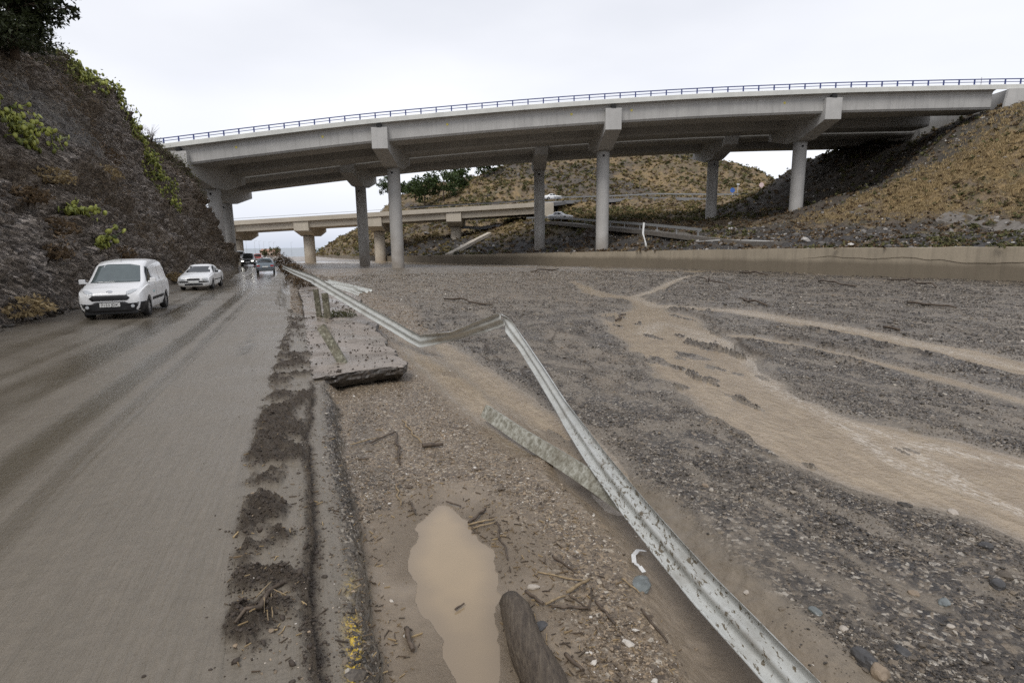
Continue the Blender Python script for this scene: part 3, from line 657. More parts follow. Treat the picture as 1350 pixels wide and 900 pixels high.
# ------------------------------------------------------------------ retaining wall of the riverbed
def make_wall():
    P = np.c_[WX, WY]; seg = np.linalg.norm(np.diff(P, axis=0), axis=1); S = np.r_[0, np.cumsum(seg)]; n = 900
    s = np.linspace(0, S[-1], n); x = np.interp(s, S, P[:, 0]); y = np.interp(s, S, P[:, 1]); zt = np.interp(s, S, WZ)
    k = 9; ker = np.ones(k)/k; x[k:-k] = np.convolve(x, ker, 'same')[k:-k]; y[k:-k] = np.convolve(y, ker, 'same')[k:-k]
    tx = np.gradient(x); ty = np.gradient(y); l = np.hypot(tx, ty); nx, ny = -ty/l, tx/l   # towards the river (left of travel)
    zt = zt + (fbm(s*.6, s*0, oct=4, seed=90)-.5)*.08
    joint = np.exp(-(((s % 6.5)-3.2)/.05)**2)*.04
    crack = 1.05+(fbm(s*.25, s*0+5, oct=4, seed=91)-.5)*1.0
    rows = []
    brk = sstep(0, 2, s-8)*sstep(44, 40, s)
    prof = [(-1.6, .0, 0), (-.35, .0, 0), (.15, .0, 0), (.55, .0, 0), ('c-', .0, 0), ('c+', .05, 1), (.99, .05, 2), (1.0, .02, 2), (1.0, -.42, 3), (-.2, -.42, 4)]
    cz = -.35+(zt+.35)*np.clip(crack*.52, .3, .8)
    for a, off, _k in prof:
        if a == 'c-': z = cz-.02
        elif a == 'c+': z = cz+.02
        elif a == -1.6: z = np.full(n, -1.8)
        elif a == -.35: z = np.full(n, -.5)
        elif a in (.15, .55): z = -.35+(cz+.3)*a
        elif a >= .99: z = zt - (.02 if a == .99 else 0)
        else: z = zt-2.5
        o = off*1.0 if _k < 1 else (off*brk if _k in (1, 2) else off)
        o = o-joint*(off >= 0)
        rows.append(np.c_[x+nx*o, y+ny*o, z])
    V = np.concatenate(rows); m = len(prof); idx = np.arange(m*n).reshape(m, n)
    Fq = np.stack([idx[:-1, :-1], idx[:-1, 1:], idx[1:, 1:], idx[1:, :-1]], -1).reshape(-1, 4)[:, ::-1]
    o = np_mesh('retaining_wall', V, Fq, MWALL, smooth=False)
    tag(o, 'long low silt-stained concrete retaining wall along the far side of the riverbed', 'retaining wall')
make_wall()

# ------------------------------------------------------------------ viaducts
GBX = np.array([-70, -45, -32.5, -23, -16.8, -6.2, 2, 10.4, 22.5, 38, 54.6, 80]); GBZ = np.array([8.6, 11.4, 12.7, 13.65, 14.25, 15.0, 15.55, 16.0, 16.5, 16.85, 16.95, 16.9])
def smooth_gb(x):
    xs = np.linspace(-4, 4, 9)
    return float(np.mean(np.interp(x+xs, GBX, GBZ)))
def sweep_box(name, X0, X1, step, sect, mat, parent, zf, Y0, closed=True):
    """sect: list of (y, z) in deck section; swept along X following zf"""
    xs = np.arange(X0, X1+.01, step); k = len(sect); V = []
    for x in xs:
        b = zf(x); V += [(x, Y0+y, b+z) for y, z in sect]
    idx = np.arange(len(V)).reshape(len(xs), k); nx = np.roll(idx, -1, axis=1)
    Fq = np.stack([idx[:-1], idx[1:], nx[1:], nx[:-1]], -1).reshape(-1, 4)
    me = bpy.data.meshes.new(name); Fl = [tuple(f) for f in Fq.tolist()]+[tuple(idx[0][::1].tolist()), tuple(idx[-1][::-1].tolist())]
    me.from_pydata(V, [], Fl); bm = bmesh.new(); bm.from_mesh(me); bmesh.ops.recalc_face_normals(bm, faces=bm.faces); bm.to_mesh(me); bm.free()
    return link(name, me, mat, parent)
MBLUE = plain('blue_rail_paint', (.035, .055, .20), .45); MDARKM = plain('dark_void', (.02, .02, .02), .9)
MYEL = plain('yellow_mark', (.55, .47, .12), .8, var=.3)
def column(name, x, y, r, z0, z1, parent, mat=MCOL):
    mb = MB(); n = 40
    rings = []
    for z in (z0-3, z0, (z0+z1)/2, z1):
        rings.append([mb.bm.verts.new((x+r*math.cos(a), y+r*math.sin(a), z)) for a in np.linspace(0, 2*math.pi, n, endpoint=False)])
    for i in range(3):
        for k in range(n): f = mb.bm.faces.new((rings[i][k], rings[i][(k+1) % n], rings[i+1][(k+1) % n], rings[i+1][k])); f.smooth = True
    mb.bm.faces.new(rings[-1])
    return mb.build(name, mat, parent)
def pier_cap(x, yc, gb, parent, w=.92, L_=7.1, mat=MCON, sc_=1.0, skew=0):
    mb = MB(); prof = [(-L_, 1.5), (-L_, -.85), (-1.7, -2.1), (1.7, -2.1), (L_, -.85), (L_, 1.5)]
    a = [mb.bm.verts.new((x-w+skew*y, yc+y, gb+z*sc_)) for y, z in prof]; b = [mb.bm.verts.new((x+w+skew*y, yc+y, gb+z*sc_)) for y, z in prof]
    n = len(prof)
    for i in range(n): mb.bm.faces.new((a[i], a[(i+1) % n], b[(i+1) % n], b[i]))
    mb.bm.faces.new(a[::-1]); mb.bm.faces.new(b)
    return mb.build('pier_cap', mat, parent, bevel=.035)
def railing(root, X0, X1, y, zf, zoff, pitch=1.75, h=.62, mat=None, rails=((.60, .10), (.30, .06)), sub=True):
    mat = mat or MBLUE; mb = MB(); xs = np.arange(X0, X1, pitch)
    for i in range(len(xs)-1):
        for zz, t in rails: mb.bar((xs[i], y, zf(xs[i])+zoff+zz), (xs[i+1]+.02, y, zf(xs[i+1])+zoff+zz), .06, t)
    rl = mb.build('railing', mat, root)
    if sub:
        pm = MB(); pm.box((0, .03, h/2-.05), (.13, .10, h)); pm.box((0, 0, .0), (.2, .2, .04)); p0 = pm.build('post', mat, rl)
        for i, x in enumerate(xs):
            p = p0 if i == 0 else p0.copy()
            if i: COL.objects.link(p)
            p.parent = rl; p.location = (x, y, zf(x)+zoff)
def viaduct(label, Y0, cols, X0, X1, near):
    root = empty('road_viaduct', (cols[1][0], Y0, 0), label=label, cat='viaduct', group='twin concrete viaducts')
    inv = Matrix.Translation(-root.location)
    zf = smooth_gb
    kids = []
    def K(o): kids.append(o); return o
    K(sweep_box('deck_slab', X0, X1, 2.5, [(-7.0, 1.99), (-6.6, 1.86), (6.6, 1.86), (7.0, 1.99), (7.0, 2.12), (-7.0, 2.12)], MGIR, root, zf, Y0))
    for ys in (-1, 1):
        c = 4.75*ys
        K(sweep_box('girder', X0, X1, 2.5, [(c-1.85, 1.856), (c-1.72, 1.62), (c-1.72, .22), (c-1.55, 0), (c+1.55, 0), (c+1.72, .22), (c+1.72, 1.62), (c+1.85, 1.856)], MGIR, root, zf, Y0))
    for ys in (-1, 1):
        a = 7.11*ys; b = 6.6*ys
        K(sweep_box('parapet', X0-6, X1+5, 2.5, [(a, 1.985), (a, 2.46), (a-.08*ys, 2.52), (b, 2.52), (b, 2.124), (a-.104*ys, 2.124), (a-.104*ys, 1.985)], MBAR, root, zf, Y0))
    for x, zb in cols:
        gb = zf(x); cp = K(pier_cap(x, Y0, gb, root)); K(column('column', x, Y0, .82, zb, gb-2.08, root))
        d = MB(); d.box((x-.06, Y0-.815, gb-2.75), (.26, .05, .26)); d.build('drain_hole', MDARKM, kids[-1])
        g = MB(); g.box((x, Y0-6.9, gb+1.68), (.5, .5, .36)); g.build('dark_gap', MDARKM, cp)  # black box stands in for the shaded gap between cap and slab
    if near:
        railing(root, X0-5, X1+5, Y0-6.88, zf, 2.52); kids_rail = True
        for px in (292, 412, 584, 754, 836, 1044):
            p = aty(px, 0, Y0-6.6); x = p[0]; mb = MB(); mb.tube([(x, Y0-6.476-.0, zf(x)+1.25), (x, Y0-6.50, zf(x)+1.25)], .14, 12); mb.build('survey_mark', MYEL, root)
    else:
        railing(root, X0-5, X1+5, Y0+6.88, zf, 2.52, sub=False)
    for o in root.children: o.matrix_parent_inverse = Matrix.Identity(4); o.location = -Vector((root.location))
    return root
V1 = viaduct('near curved road viaduct with blue railing, its pale columns standing nearest the camera', 74, [(-38.1, .1), (-14.85, -.4), (12.0, .5), (37.1, 5.4)], -47, 57.5, True)
V2 = viaduct('darker rear road viaduct running right behind the blue-railed one', 89, [(-44.1, .1), (-23.1, -.4), (4.6, .9), (31.4, 5.6)], -54, 58.5, False)
def abutment():
    root = V1; o = Vector(root.location); mb = MB()
    a = 57.5
    # end wall between the decks and the bank, and its splayed wing
    mb.hexa([(a, 67.0, 6), (a+3.5, 67.0, 6), (a+3.5, 81, 6), (a, 81, 6), (a-.4, 67.0, 19.0), (a+3.5, 67.0, 19.0), (a+3.5, 81, 19.0), (a-.4, 81, 19.0)])
    ob = mb.build('abutment', MGIR, root); ob.location = -o  # darker girder concrete, so the shade below the deck is put into the colour
    mb = MB(); mb.hexa([(a-1.9, 66.6, 13), (a-.2, 66.2, 13), (a-.2, 66.9, 13), (a-1.9, 66.9, 13), (a-.9, 66.6, 18.9), (a+4.2, 66.2, 18.9), (a+4.2, 66.9, 18.9), (a-.9, 66.9, 18.9)])
    ob = mb.build('wing_wall', MCON, root); ob.location = -o
    mb = MB(); mb.hexa([(a, 82.2, 8), (a+3, 82.2, 8), (a+3, 96, 8), (a, 96, 8), (a, 82.2, 19), (a+3, 82.2, 19), (a+3, 96, 19), (a, 96, 19)])
    ob = mb.build('abutment', MCON, V2); ob.location = -Vector(V2.location)
abutment()
def far_viaduct():
    root = empty('low_viaduct', (-27.3, 118, -.8), label='lower pale viaduct with squat columns crossing behind the twin viaducts', cat='viaduct')
    zf = lambda x: 8.2+.0435*x
    kids = []
    Y0 = 119.5
    sweep_box('deck_slab', -95, 5.2, 5, [(-5.6, 1.35), (-5.4, 1.15), (5.4, 1.15), (5.6, 1.35), (5.6, 1.5), (-5.6, 1.5)], MFAR, root, zf, Y0)
    sweep_box('girder', -95, 5.2, 5, [(-5.2, 1.148), (-5.0, 0), (5.0, 0), (5.2, 1.148)], MFAR, root, zf, Y0)
    sweep_box('parapet', -95, 6.5, 5, [(-5.75, 1.3), (-5.75, 2.15), (-5.35, 2.15), (-5.35, 1.3)], MFAR, root, zf, Y0)
    railing(root, -90, 6, -5.55+Y0, zf, 2.14, pitch=3, rails=((.40, .06),), mat=plain('grey_rail', (.2, .2, .2), .6), sub=False)
    for x, zb in ((-57, -.4), (-42, -1.0), (-27.3, -1.1), (-11.3, 3.0), (-74, -.3)):
        pier_cap(x, Y0, zf(x)+.1, root, w=1.5, L_=5.5, mat=MFAR, sc_=.82); column('column', x, Y0-1.5, 1.12, zb, zf(x)-1.6, root, MFAR)
    mb = MB(); mb.box((7.0, Y0, zf(5)-1.2), (3.4, 12, 6.6)); mb.build('abutment', MFAR, root, bevel=.05)
    for o in root.children: o.location = -Vector(root.location)
far_viaduct()
# ------------------------------------------------------------------ numpy instancing into one mesh
def rot_rand(n, tilt=1.0, rs=RS):
    """random rotation matrices; tilt<1 keeps the z axis near vertical"""
    a = rs.rand(n)*2*np.pi; b = rs.randn(n)*tilt*.9; c = rs.rand(n)*2*np.pi
    ca, sa, cb, sb, cc, s_ = np.cos(a), np.sin(a), np.cos(b), np.sin(b), np.cos(c), np.sin(c)
    Rz = np.zeros((n, 3, 3)); Rz[:, 0, 0] = ca; Rz[:, 0, 1] = -sa; Rz[:, 1, 0] = sa; Rz[:, 1, 1] = ca; Rz[:, 2, 2] = 1
    Rx = np.zeros((n, 3, 3)); Rx[:, 0, 0] = 1; Rx[:, 1, 1] = cb; Rx[:, 1, 2] = -sb; Rx[:, 2, 1] = sb; Rx[:, 2, 2] = cb
    R2 = np.zeros((n, 3, 3)); R2[:, 0, 0] = cc; R2[:, 0, 1] = -s_; R2[:, 1, 0] = s_; R2[:, 1, 1] = cc; R2[:, 2, 2] = 1
    return Rz@Rx@R2
def stamp(TV, TF, pos, scale, R):
    """TV: list of template vertex arrays (same topology TF), chosen at random"""
    n = len(pos); TV = np.array(TV); ch = RS.randint(0, len(TV), n); v = TV[ch]*scale[:, None, :]
    v = np.einsum('nij,nkj->nki', R, v)+pos[:, None, :]; k = TV.shape[1]
    F_ = (TF[None]+(np.arange(n)*k)[:, None, None]).reshape(-1, TF.shape[1]); return v.reshape(-1, 3), F_
def ico():
    bm = bmesh.new(); bmesh.ops.create_icosphere(bm, subdivisions=1, radius=1); v = np.array([list(x.co) for x in bm.verts]); f = np.array([[q.index for q in p.verts] for p in bm.faces]); bm.free(); return v, f
IV, IF = ico()
def stone_shapes(k=10, flat=.5):
    out = []
    for i in range(k):
        v = IV*(1+RS.uniform(-.28, .28, (len(IV), 1))); v = v*np.array([1, RS.uniform(.5, .95), RS.uniform(flat*.5, flat)]); v += RS.uniform(-.07, .07, v.shape); out.append(v)
    return out
def mat_stone(name, stops, rough=.5, spec=.4):
    t = NT(name); g = t.n('NewGeometry'); c = t.ramp(g.outputs['Random Per Island'], stops)
    n = t.noise(t.obj(), 60, 4); c = t.mix(t.ramp(n, [(.45, 0), (.7, .35)]), c, (.23, .19, .14))
    return t.out(c, rough, t.bump(n, .4, .004), spec=spec)
MST_S = mat_stone('slate_stones', [(0, (.018, .017, .016)), (.5, (.058, .050, .043)), (.78, (.115, .095, .074)), (.93, (.20, .16, .115)), (.985, (.46, .42, .36))], .5, .3)
MST_B = mat_stone('brown_stones', [(0, (.06, .045, .033)), (.4, (.15, .117, .084)), (.72, (.25, .19, .13)), (.9, (.37, .28, .19)), (.97, (.6, .56, .5))], .5, .3)
def gravel():
    n = 460000
    r = 2.6*np.exp(RS.rand(n)*math.log(58/2.6)); t = RS.uniform(math.radians(-46), math.radians(52), n)
    x = r*np.sin(t); y = r*np.cos(t); i = gidx(x, y); m = GM
    z = GV[i, 2]; slate = m['slate'][i]; brown = m['brown'][i]; mud = m['mud'][i]
    wetc = (m['wf'][i] > -.02) | (m['pud'][i] > -.12) | (m['d'][i] > -.05)
    pr = np.clip(slate*.9+brown*.55, 0, 1)*(1-.93*mud)*sstep(.30, .58, fbm(x*.9-y*.4, x*.8+y*1.3, oct=5, seed=101))+.02; pr[wetc] = 0; pr[(m['pud'][i] > -.5)] *= .15; pr[m['ch'][i] > -.1] *= .1
    keep = RS.rand(n) < pr; x, y, z, r, slate, brown = x[keep], y[keep], z[keep], r[keep], slate[keep], brown[keep]
    n = len(x); sz = np.maximum(.0062*np.exp(RS.randn(n)*.5), r*.00095*(.8+.5*RS.rand(n))); big = RS.rand(n) < .035; sz[big] *= RS.uniform(1.6, 3.2, big.sum())
    sz = np.minimum(sz, .075)
    sl_ = slate > RS.rand(n)*.8
    V_, F_ = stamp(stone_shapes(), IF, np.c_[x, y, z+sz*.12], np.c_[sz, sz, sz], rot_rand(n, .32))
    k = len(IV); fs = np.repeat(sl_, len(IF))
    for nm, mk, mt in (('slate_gravel', sl_, MST_S), ('brown_gravel', ~sl_, MST_B)):
        vv = V_.reshape(n, k, 3)[mk].reshape(-1, 3); cnt = mk.sum(); ff = (IF[None]+(np.arange(cnt)*k)[:, None, None]).reshape(-1, 3)
        tag(np_mesh(nm, vv, ff, mt, smooth=False), kind='stuff')
    print('stones', n)
gravel()
MCLOD = plain('dark_mud', (.055, .041, .03), .7, var=.4, scale=20)
def clods():
    n = 110000; r = 2.6*np.exp(RS.rand(n)*math.log(45/2.6)); t = RS.uniform(math.radians(-46), math.radians(0), n)
    x = r*np.sin(t); y = r*np.cos(t); i = gidx(x, y); pr = np.where((GM['d'][i] < .25) & (GM['e1'][i] < .25), GM['clod'][i]*.85+.02, 0); pr = np.where((GM['d'][i] < .5) & (GM['d'][i] > .1), .004, pr)
    k = RS.rand(n) < pr; x, y, r = x[k], y[k], r[k]; z = GV[i[k], 2]; n = len(x)
    sz = np.maximum(.0075*np.exp(RS.randn(n)*.5), r*.0011); sz = np.minimum(sz, .045)
    V_, F_ = stamp(stone_shapes(8, .75), IF, np.c_[x, y, z+sz*.12], np.c_[sz, sz, sz], rot_rand(n, 1)); tag(np_mesh('mud_clods', V_, F_, MCLOD, smooth=True), kind='stuff')
clods()
# fine twigs and straw washed over the mud
MTWIG = mat_stone('twig_litter', [(0, (.045, .032, .022)), (.5, (.10, .07, .045)), (.8, (.26, .18, .09)), (1, (.42, .31, .16))], .7)
def twigs():
    n = 2300; P = []
    spots = [(560, 590, 60, 30), (640, 690, 30, 30), (660, 740, 40, 60), (540, 650, 30, 30), (760, 780, 50, 50), (500, 860, 30, 60), (340, 840, 40, 60), (380, 620, 40, 120), (800, 860, 60, 40), (600, 600, 80, 60), (480, 700, 30, 100), (700, 690, 60, 40), (450, 620, 30, 80)]
    for k in range(n):
        a, b, c, d = spots[RS.randint(len(spots))]; px = a+RS.randn()*c*.8; py = b+RS.randn()*d*.8
        if 460 < py < 1000: P.append(at(px, py, -.33))
    P = np.array(P); i = gidx(P[:, 0], P[:, 1]); ok = (GM['wf'][i] < 0) & (GM['pud'][i] < .02) & (GM['ch'][i] < 0) & (GM['d'][i] < .05); P = P[ok]; i = i[ok]; n = len(P)
    P[:, 2] = GV[i, 2]+.006
    tv = np.array([(-1, -1, -1), (1, -.7, -1), (1, .7, 1), (-1, 1, 1), (-1, -1, 1), (1, -.7, 1), (1, .7, -1), (-1, 1, -1)], float)
    tf = np.array([(0, 1, 5, 4), (7, 6, 2, 3), (4, 5, 2, 3), (0, 7, 6, 1), (0, 4, 3, 7), (1, 6, 2, 5)])
    ln = np.exp(RS.randn(n)*.5)*.014; th = ln*.09+.0009
    V_, F_ = stamp([tv], tf, P, np.c_[ln, th, th], rot_rand(n, .0)); tag(np_mesh('twig_litter', V_, F_, MTWIG, smooth=False), kind='stuff')
twigs()

# ------------------------------------------------------------------ vegetation builders
def leaf_quads(P, size, asp=1.6, up=.0):
    n = len(P); R = rot_rand(n, 1.4 if up == 0 else up); tv = np.array([(-.5, 0, 0), (0, -.32, .04), (.5, 0, 0), (0, .32, .04)])*[asp, 1, 1]
    tv = tv/ max(asp, 1)*1.3
    return stamp([tv], np.array([(0, 1, 2, 3)]), P, np.c_[size, size, size], R)
def blob_points(c, rad, n, hollow=.45):
    d = RS.randn(n, 3); d /= np.linalg.norm(d, axis=1)[:, None]; k = hollow+(1-hollow)*RS.rand(n)**.6
    nn = 1+.5*(vnoise(d[:, 0]*2.3+c[0], d[:, 1]*2.3+c[1], d[:, 2]*2.3, seed=5)-.5)*1.6
    return np.array(c)+d*np.array(rad)*(k*nn)[:, None]
def cat(L_):
    V_ = []; F_ = []; o = 0
    for v, f in L_: V_.append(v); F_.append(f+o); o += len(v)
    return np.concatenate(V_), np.concatenate(F_)
ML_DARK = mat_leaf('dark_foliage', (.016, .022, .010), (.05, .062, .025), .5)
ML_PINE = mat_leaf('pine_foliage', (.02, .035, .012), (.075, .11, .035))
ML_DRY = mat_leaf('dry_brush', (.055, .038, .024), (.17, .115, .062), .8)
ML_GOLD = mat_leaf('golden_grass', (.15, .105, .052), (.42, .32, .17), .75)
ML_SCRUB = mat_leaf('scrub_green', (.035, .04, .015), (.13, .125, .05), .8)
ML_OLIVE = mat_leaf('olive_scrub', (.09, .075, .03), (.24, .19, .08), .8)
ML_CACT = mat_leaf('cactus_skin', (.03, .05, .014), (.34, .36, .08), .45, .0)
MBARK = plain('bark', (.09, .065, .045), .85, var=.4, scale=9)
MTAN = plain('bleached_reed', (.27, .20, .115), .7, var=.35, scale=20)
MSTICK = plain('wet_wood', (.085, .062, .043), .65, var=.5, scale=15)
def bush(name, c, rad, n, size, mat, label=None, cat_=None, group=None, asp=1.6, stems=True):
    c = np.array(c, float); P = blob_points((0, 0, rad[2]*.55), rad, n); P[:, 2] = np.maximum(P[:, 2], .0)
    V_, F_ = leaf_quads(P, size*(.6+.8*RS.rand(len(P))), asp)
    o = np_mesh(name, V_, F_, mat, smooth=False); o.location = c; tag(o, label, cat_, group)
    if stems:
        mb = MB()
        for k in range(5):
            a = random.uniform(0, 6.28); q = (math.cos(a)*rad[0]*.5, math.sin(a)*rad[1]*.5, rad[2]*random.uniform(.6, 1.0)); mb.tube([(0, 0, -.2), (q[0]*.4, q[1]*.4, q[2]*.6), q], [.03*rad[2]+.01, .02*rad[2]+.005, .004], 4)
        mb.build('stem', MBARK, o)
    return o
def tree(name, base, trunk, crown_blobs, n, size, leaf, label, group=None, lean=(0, 0)):
    root = empty(name, base, label=label, cat='tree', group=group); mb = MB()
    h, r = trunk; top = (lean[0], lean[1], h)
    mb.tube([(0, 0, -.6), (lean[0]*.3, lean[1]*.3, h*.5), top], [r, r*.75, r*.45], 9, jit=.1)
    L_ = []
    tot = sum(b[1][0]*b[1][1]*b[1][2] for b in crown_blobs)
    for c, rad in crown_blobs:
        st = (lean[0]*.5, lean[1]*.5, h*.6); mid = [(st[k]+c[k])/2+random.uniform(-.15, .15) for k in range(3)]
        mb.tube([st, mid, c], [r*.45, r*.28, r*.06], 6)
        for _ in range(5):
            q = [c[k]+random.uniform(-1, 1)*rad[k]*.8 for k in range(3)]; mb.tube([mid, [(mid[k]+q[k])/2 for k in range(3)], q], [r*.16, r*.1, r*.03], 4)
        m = int(n*rad[0]*rad[1]*rad[2]/tot)+20
        # leaves gather in small sprays, leaving holes between them
        K = max(5, m//28); cc = blob_points(c, rad, K, .35); idx = RS.randint(0, K, m); P = cc[idx]+RS.randn(m, 3)*np.array(rad)*.16
        L_.append(leaf_quads(P, size*(.6+.8*RS.rand(m))))
    mb.build('trunk', MBARK, root); V_, F_ = cat(L_); np_mesh('crown', V_, F_, leaf, root, smooth=False); return root

# scrub and grass over the hillside
def scrub():
    cx = HV; n0 = len(cx); w = np.ones(n0); X, Y, Z = cx.T
    ang = np.abs(X/Y) < 1.15; e = wall_e(X, Y); ok = ang & (e > .8) & (Y < 260)
    # cell areas grow outward, so weight by density wanted on screen
    def pick(n, wt):
        p = np.where(ok, wt, 0); p = p/p.sum(); i = RS.choice(n0, n, p=p); j = RS.randn(n, 2)*.35*(1+Y[i, None]/120)
        return i, X[i]+j[:, 0], Y[i]+j[:, 1]
    area = (Y**1.2); px = area/(Y**2)
    for nm, n, wt, mat, asp, sz, h, k in (
            ('dry_grass', 15000, px*(HGOLD*3+.06)*(Y < 110)*(1-HDARK*.9)*(X > 12), ML_GOLD, 4.5, .30, .16, 7),
            ('hillside_grass', 15000, px*(.5+HGOLD)*(Y > 95)*(1-HDARK*.8), ML_OLIVE, 2.0, .40, .22, 7),
            ('green_scrub', 6500, px*(.5)*(1-.8*HDARK)*(1-.6*HGOLD)*np.where((Y < 75) & (Z > 4), .35, 1)*(fbm(X*.09, Y*.09, oct=3, seed=95) > .47), ML_SCRUB, 1.5, .42, .35, 9),
            ('brown_scrub', 9500, px*(.6)*(1-.45*HDARK)*(1-.5*HGOLD), ML_DRY, 2.0, .34, .26, 9)):
        i, x, y = pick(n, wt); z = hill_z(x, y); s = sz*(.5+.9*RS.rand(n))*np.interp(y, [40, 90, 200], [.62, 1.15, 2.1])
        P = np.repeat(np.c_[x, y, z], k, 0); ss = np.repeat(s, k)
        P = P+np.c_[RS.randn(n*k, 2)*.35*ss[:, None], np.abs(RS.randn(n*k))*h*ss+.15*ss*(asp > 4)+.05]
        n_ = n*k
        tv = np.array([(-.5, 0, 0), (0, -.18, .03), (.5, 0, 0), (0, .18, .03)])
        if asp > 2.4:   # upright blades
            R = rot_rand(n_, .45); tv = np.array([(0, -.07, -.3), (0, .07, -.3), (.12, .012, .45), (.12, -.012, .45)])*[1, 2 if asp > 4 else 3.2, 1]
        else: R = rot_rand(n_, 1.3); tv = tv*[.9, 1.6, 1]
        V_, F_ = stamp([tv], np.array([(0, 1, 2, 3)]), P, np.c_[ss, ss, ss], R); tag(np_mesh(nm, V_, F_, mat, smooth=False), kind='stuff')
    # loose pale and dark rocks on the bank
    i, x, y = pick(9000, px*(HDARK*1.5+.25)); z = hill_z(x, y); n = len(x); s = .07*np.exp(RS.randn(n)*.55)*np.interp(y, [35, 200], [.8, 3])
    V_, F_ = stamp(stone_shapes(8, .8), IF, np.c_[x, y, z+s*.2], np.c_[s, s, s], rot_rand(n, .5)); tag(np_mesh('bank_rubble', V_, F_, mat_stone('rubble', [(0, (.05, .048, .045)), (.6, (.13, .12, .11)), (.9, (.3, .28, .26)), (.98, (.55, .53, .5))], .7), smooth=False), kind='stuff')
scrub()
# low growth on the rock slope
def cliff_growth():
    n = 3600; s = RS.uniform(-8, 60, n); v = RS.uniform(.5, 17.5, n); w = sstep(.46, .6, fbm(s*.22, v*.35, oct=4, seed=97)+.12*sstep(11, 15, v)-.08*sstep(40, 30, s)+.1*sstep(40, 48, s)); k = RS.rand(n) < w*.6+.02
    s, v = s[k], v[k]; P, _, _ = cliff_pts(s, v); n = len(P); kk = 16; sz = np.repeat(.34*(.5+.9*RS.rand(n)), kk)
    Q = np.repeat(P, kk, 0)+RS.randn(n*kk, 3)*(sz*.55)[:, None]+np.array([.10, -.04, .08]); V_, F_ = leaf_quads(Q, sz*.36, 2.4); tag(np_mesh('dry_slope_growth', V_, F_, mat_leaf('slope_brush', (.09, .062, .038), (.27, .19, .11), .8), smooth=False), kind='stuff')
    n = 1500; s = RS.uniform(-8, 58, n); v = np.interp(s, VT[:, 0], VT[:, 1])-np.abs(RS.randn(n))*1.4+.5; P, _, _ = cliff_pts(s, v); kk = 14; sz = np.repeat(.4*(.5+.8*RS.rand(n)), kk)
    Q = np.repeat(P, kk, 0)+RS.randn(n*kk, 3)*(sz*.6)[:, None]+np.array([.05, 0, .12]); V_, F_ = leaf_quads(Q, sz*.4, 1.7); tag(np_mesh('crest_scrub', V_, F_, ML_SCRUB, smooth=False), kind='stuff')
    # talus at the foot
    n = 5200; s = RS.uniform(-12, 56, n); B, nn = cliff_base(s); off = np.abs(RS.randn(n))*1.1; x = B[:, 0]-nn[:, 0]*off; y = B[:, 1]-nn[:, 1]*off; z = GV[gidx(x, y), 2]; sz = .045*np.exp(RS.randn(n)*.6); ok = road_d(x, y) > 7.5
    V_, F_ = stamp(stone_shapes(8, .7), IF, np.c_[x, y, z+sz*.3][ok], np.c_[sz, sz, sz][ok], rot_rand(ok.sum(), .6)); tag(np_mesh('talus', V_, F_, MST_S, smooth=False), kind='stuff')
cliff_growth()
def cactus(px, py, rx, rz, n, label, size=.185):
    c, out, s, v = on_cliff(px, py, .1); Y = c[1]; up = CN*math.cos(CB)+np.array([0, 0, 1])*math.sin(CB)
    R_ = rx*Y/FPX*1.25; Z_ = rz*Y/FPX*1.25; n = int(n*2.6)
    root_c = c
    ss = s+RS.randn(n)*R_*.62; vv = v+RS.randn(n)*Z_*.5; P, _, _ = cliff_pts(ss, vv); P = P+out*(.12+RS.rand(n)*.5)[:, None]+np.array([0, 0, .1])
    a = np.linspace(0, 2*np.pi, 10, endpoint=False); ring = np.c_[np.cos(a)*.5, np.zeros(10), np.sin(a)*.66]
    tv = np.r_[ring+[0, .07, 0], ring+[0, -.07, 0], [[0, .13, 0], [0, -.13, 0]]]
    tf = [(i, (i+1) % 10, 10+(i+1) % 10) for i in range(10)]+[(i, 10+(i+1) % 10, 10+i) for i in range(10)]+[((i+1) % 10, i, 20) for i in range(10)]+[(10+i, 10+(i+1) % 10, 21) for i in range(10)]
    sz = size*(.7+.6*RS.rand(n)); V_, F_ = stamp([tv], np.array(tf), P-root_c, np.c_[sz, sz, sz], rot_rand(n, .55))
    # each pad is joined to its nearest earlier pad by a short stem
    Pl = P-root_c; SV = []; SF = []
    for i in range(1, n):
        j = int(np.argmin(((Pl[:i]-Pl[i])**2).sum(1))); a_, b_ = Pl[i], Pl[j]; o_ = len(SV)
        SV += [a_+[.03, 0, 0], a_+[-.03, .02, 0], a_+[0, -.03, .03], b_+[.03, 0, 0], b_+[-.03, .02, 0], b_+[0, -.03, .03]]
        SF += [(o_, o_+1, o_+4), (o_, o_+4, o_+3), (o_+1, o_+2, o_+5), (o_+1, o_+5, o_+4), (o_+2, o_, o_+3), (o_+2, o_+3, o_+5)]
    V_, F_ = cat([(V_, F_), (np.array(SV), np.array(SF))])
    o = np_mesh('prickly_pear', V_, F_, ML_CACT, smooth=True); o.location = root_c; tag(o, label, 'cactus', 'prickly pears growing on the rock slope')
for a in [(28, 165, 32, 20, 110, 'large yellow-green prickly pear on the left of the rock slope beside stacked stones'),
          (98, 100, 26, 16, 110, 'prickly pear just below the tree at the top of the slope'),
          (130, 128, 22, 14, 90, 'prickly pear in the middle of the slope crest, right of the stacked stones'),
          (178, 188, 16, 22, 90, 'prickly pear at the upper end of the green band trailing down the slope'),
          (207, 222, 14, 26, 110, 'prickly pear hanging down the slope nearest the blue-railed viaduct'),
          (220, 262, 7, 16, 40, 'small lowest prickly pear tip of the band trailing beside the viaduct'),
          (88, 283, 17, 9, 50, 'isolated yellow prickly pear low on the slope above the white van'),
          (116, 326, 8, 7, 16, 'tiny green prickly pear just above the van roof')]: cactus(*a)
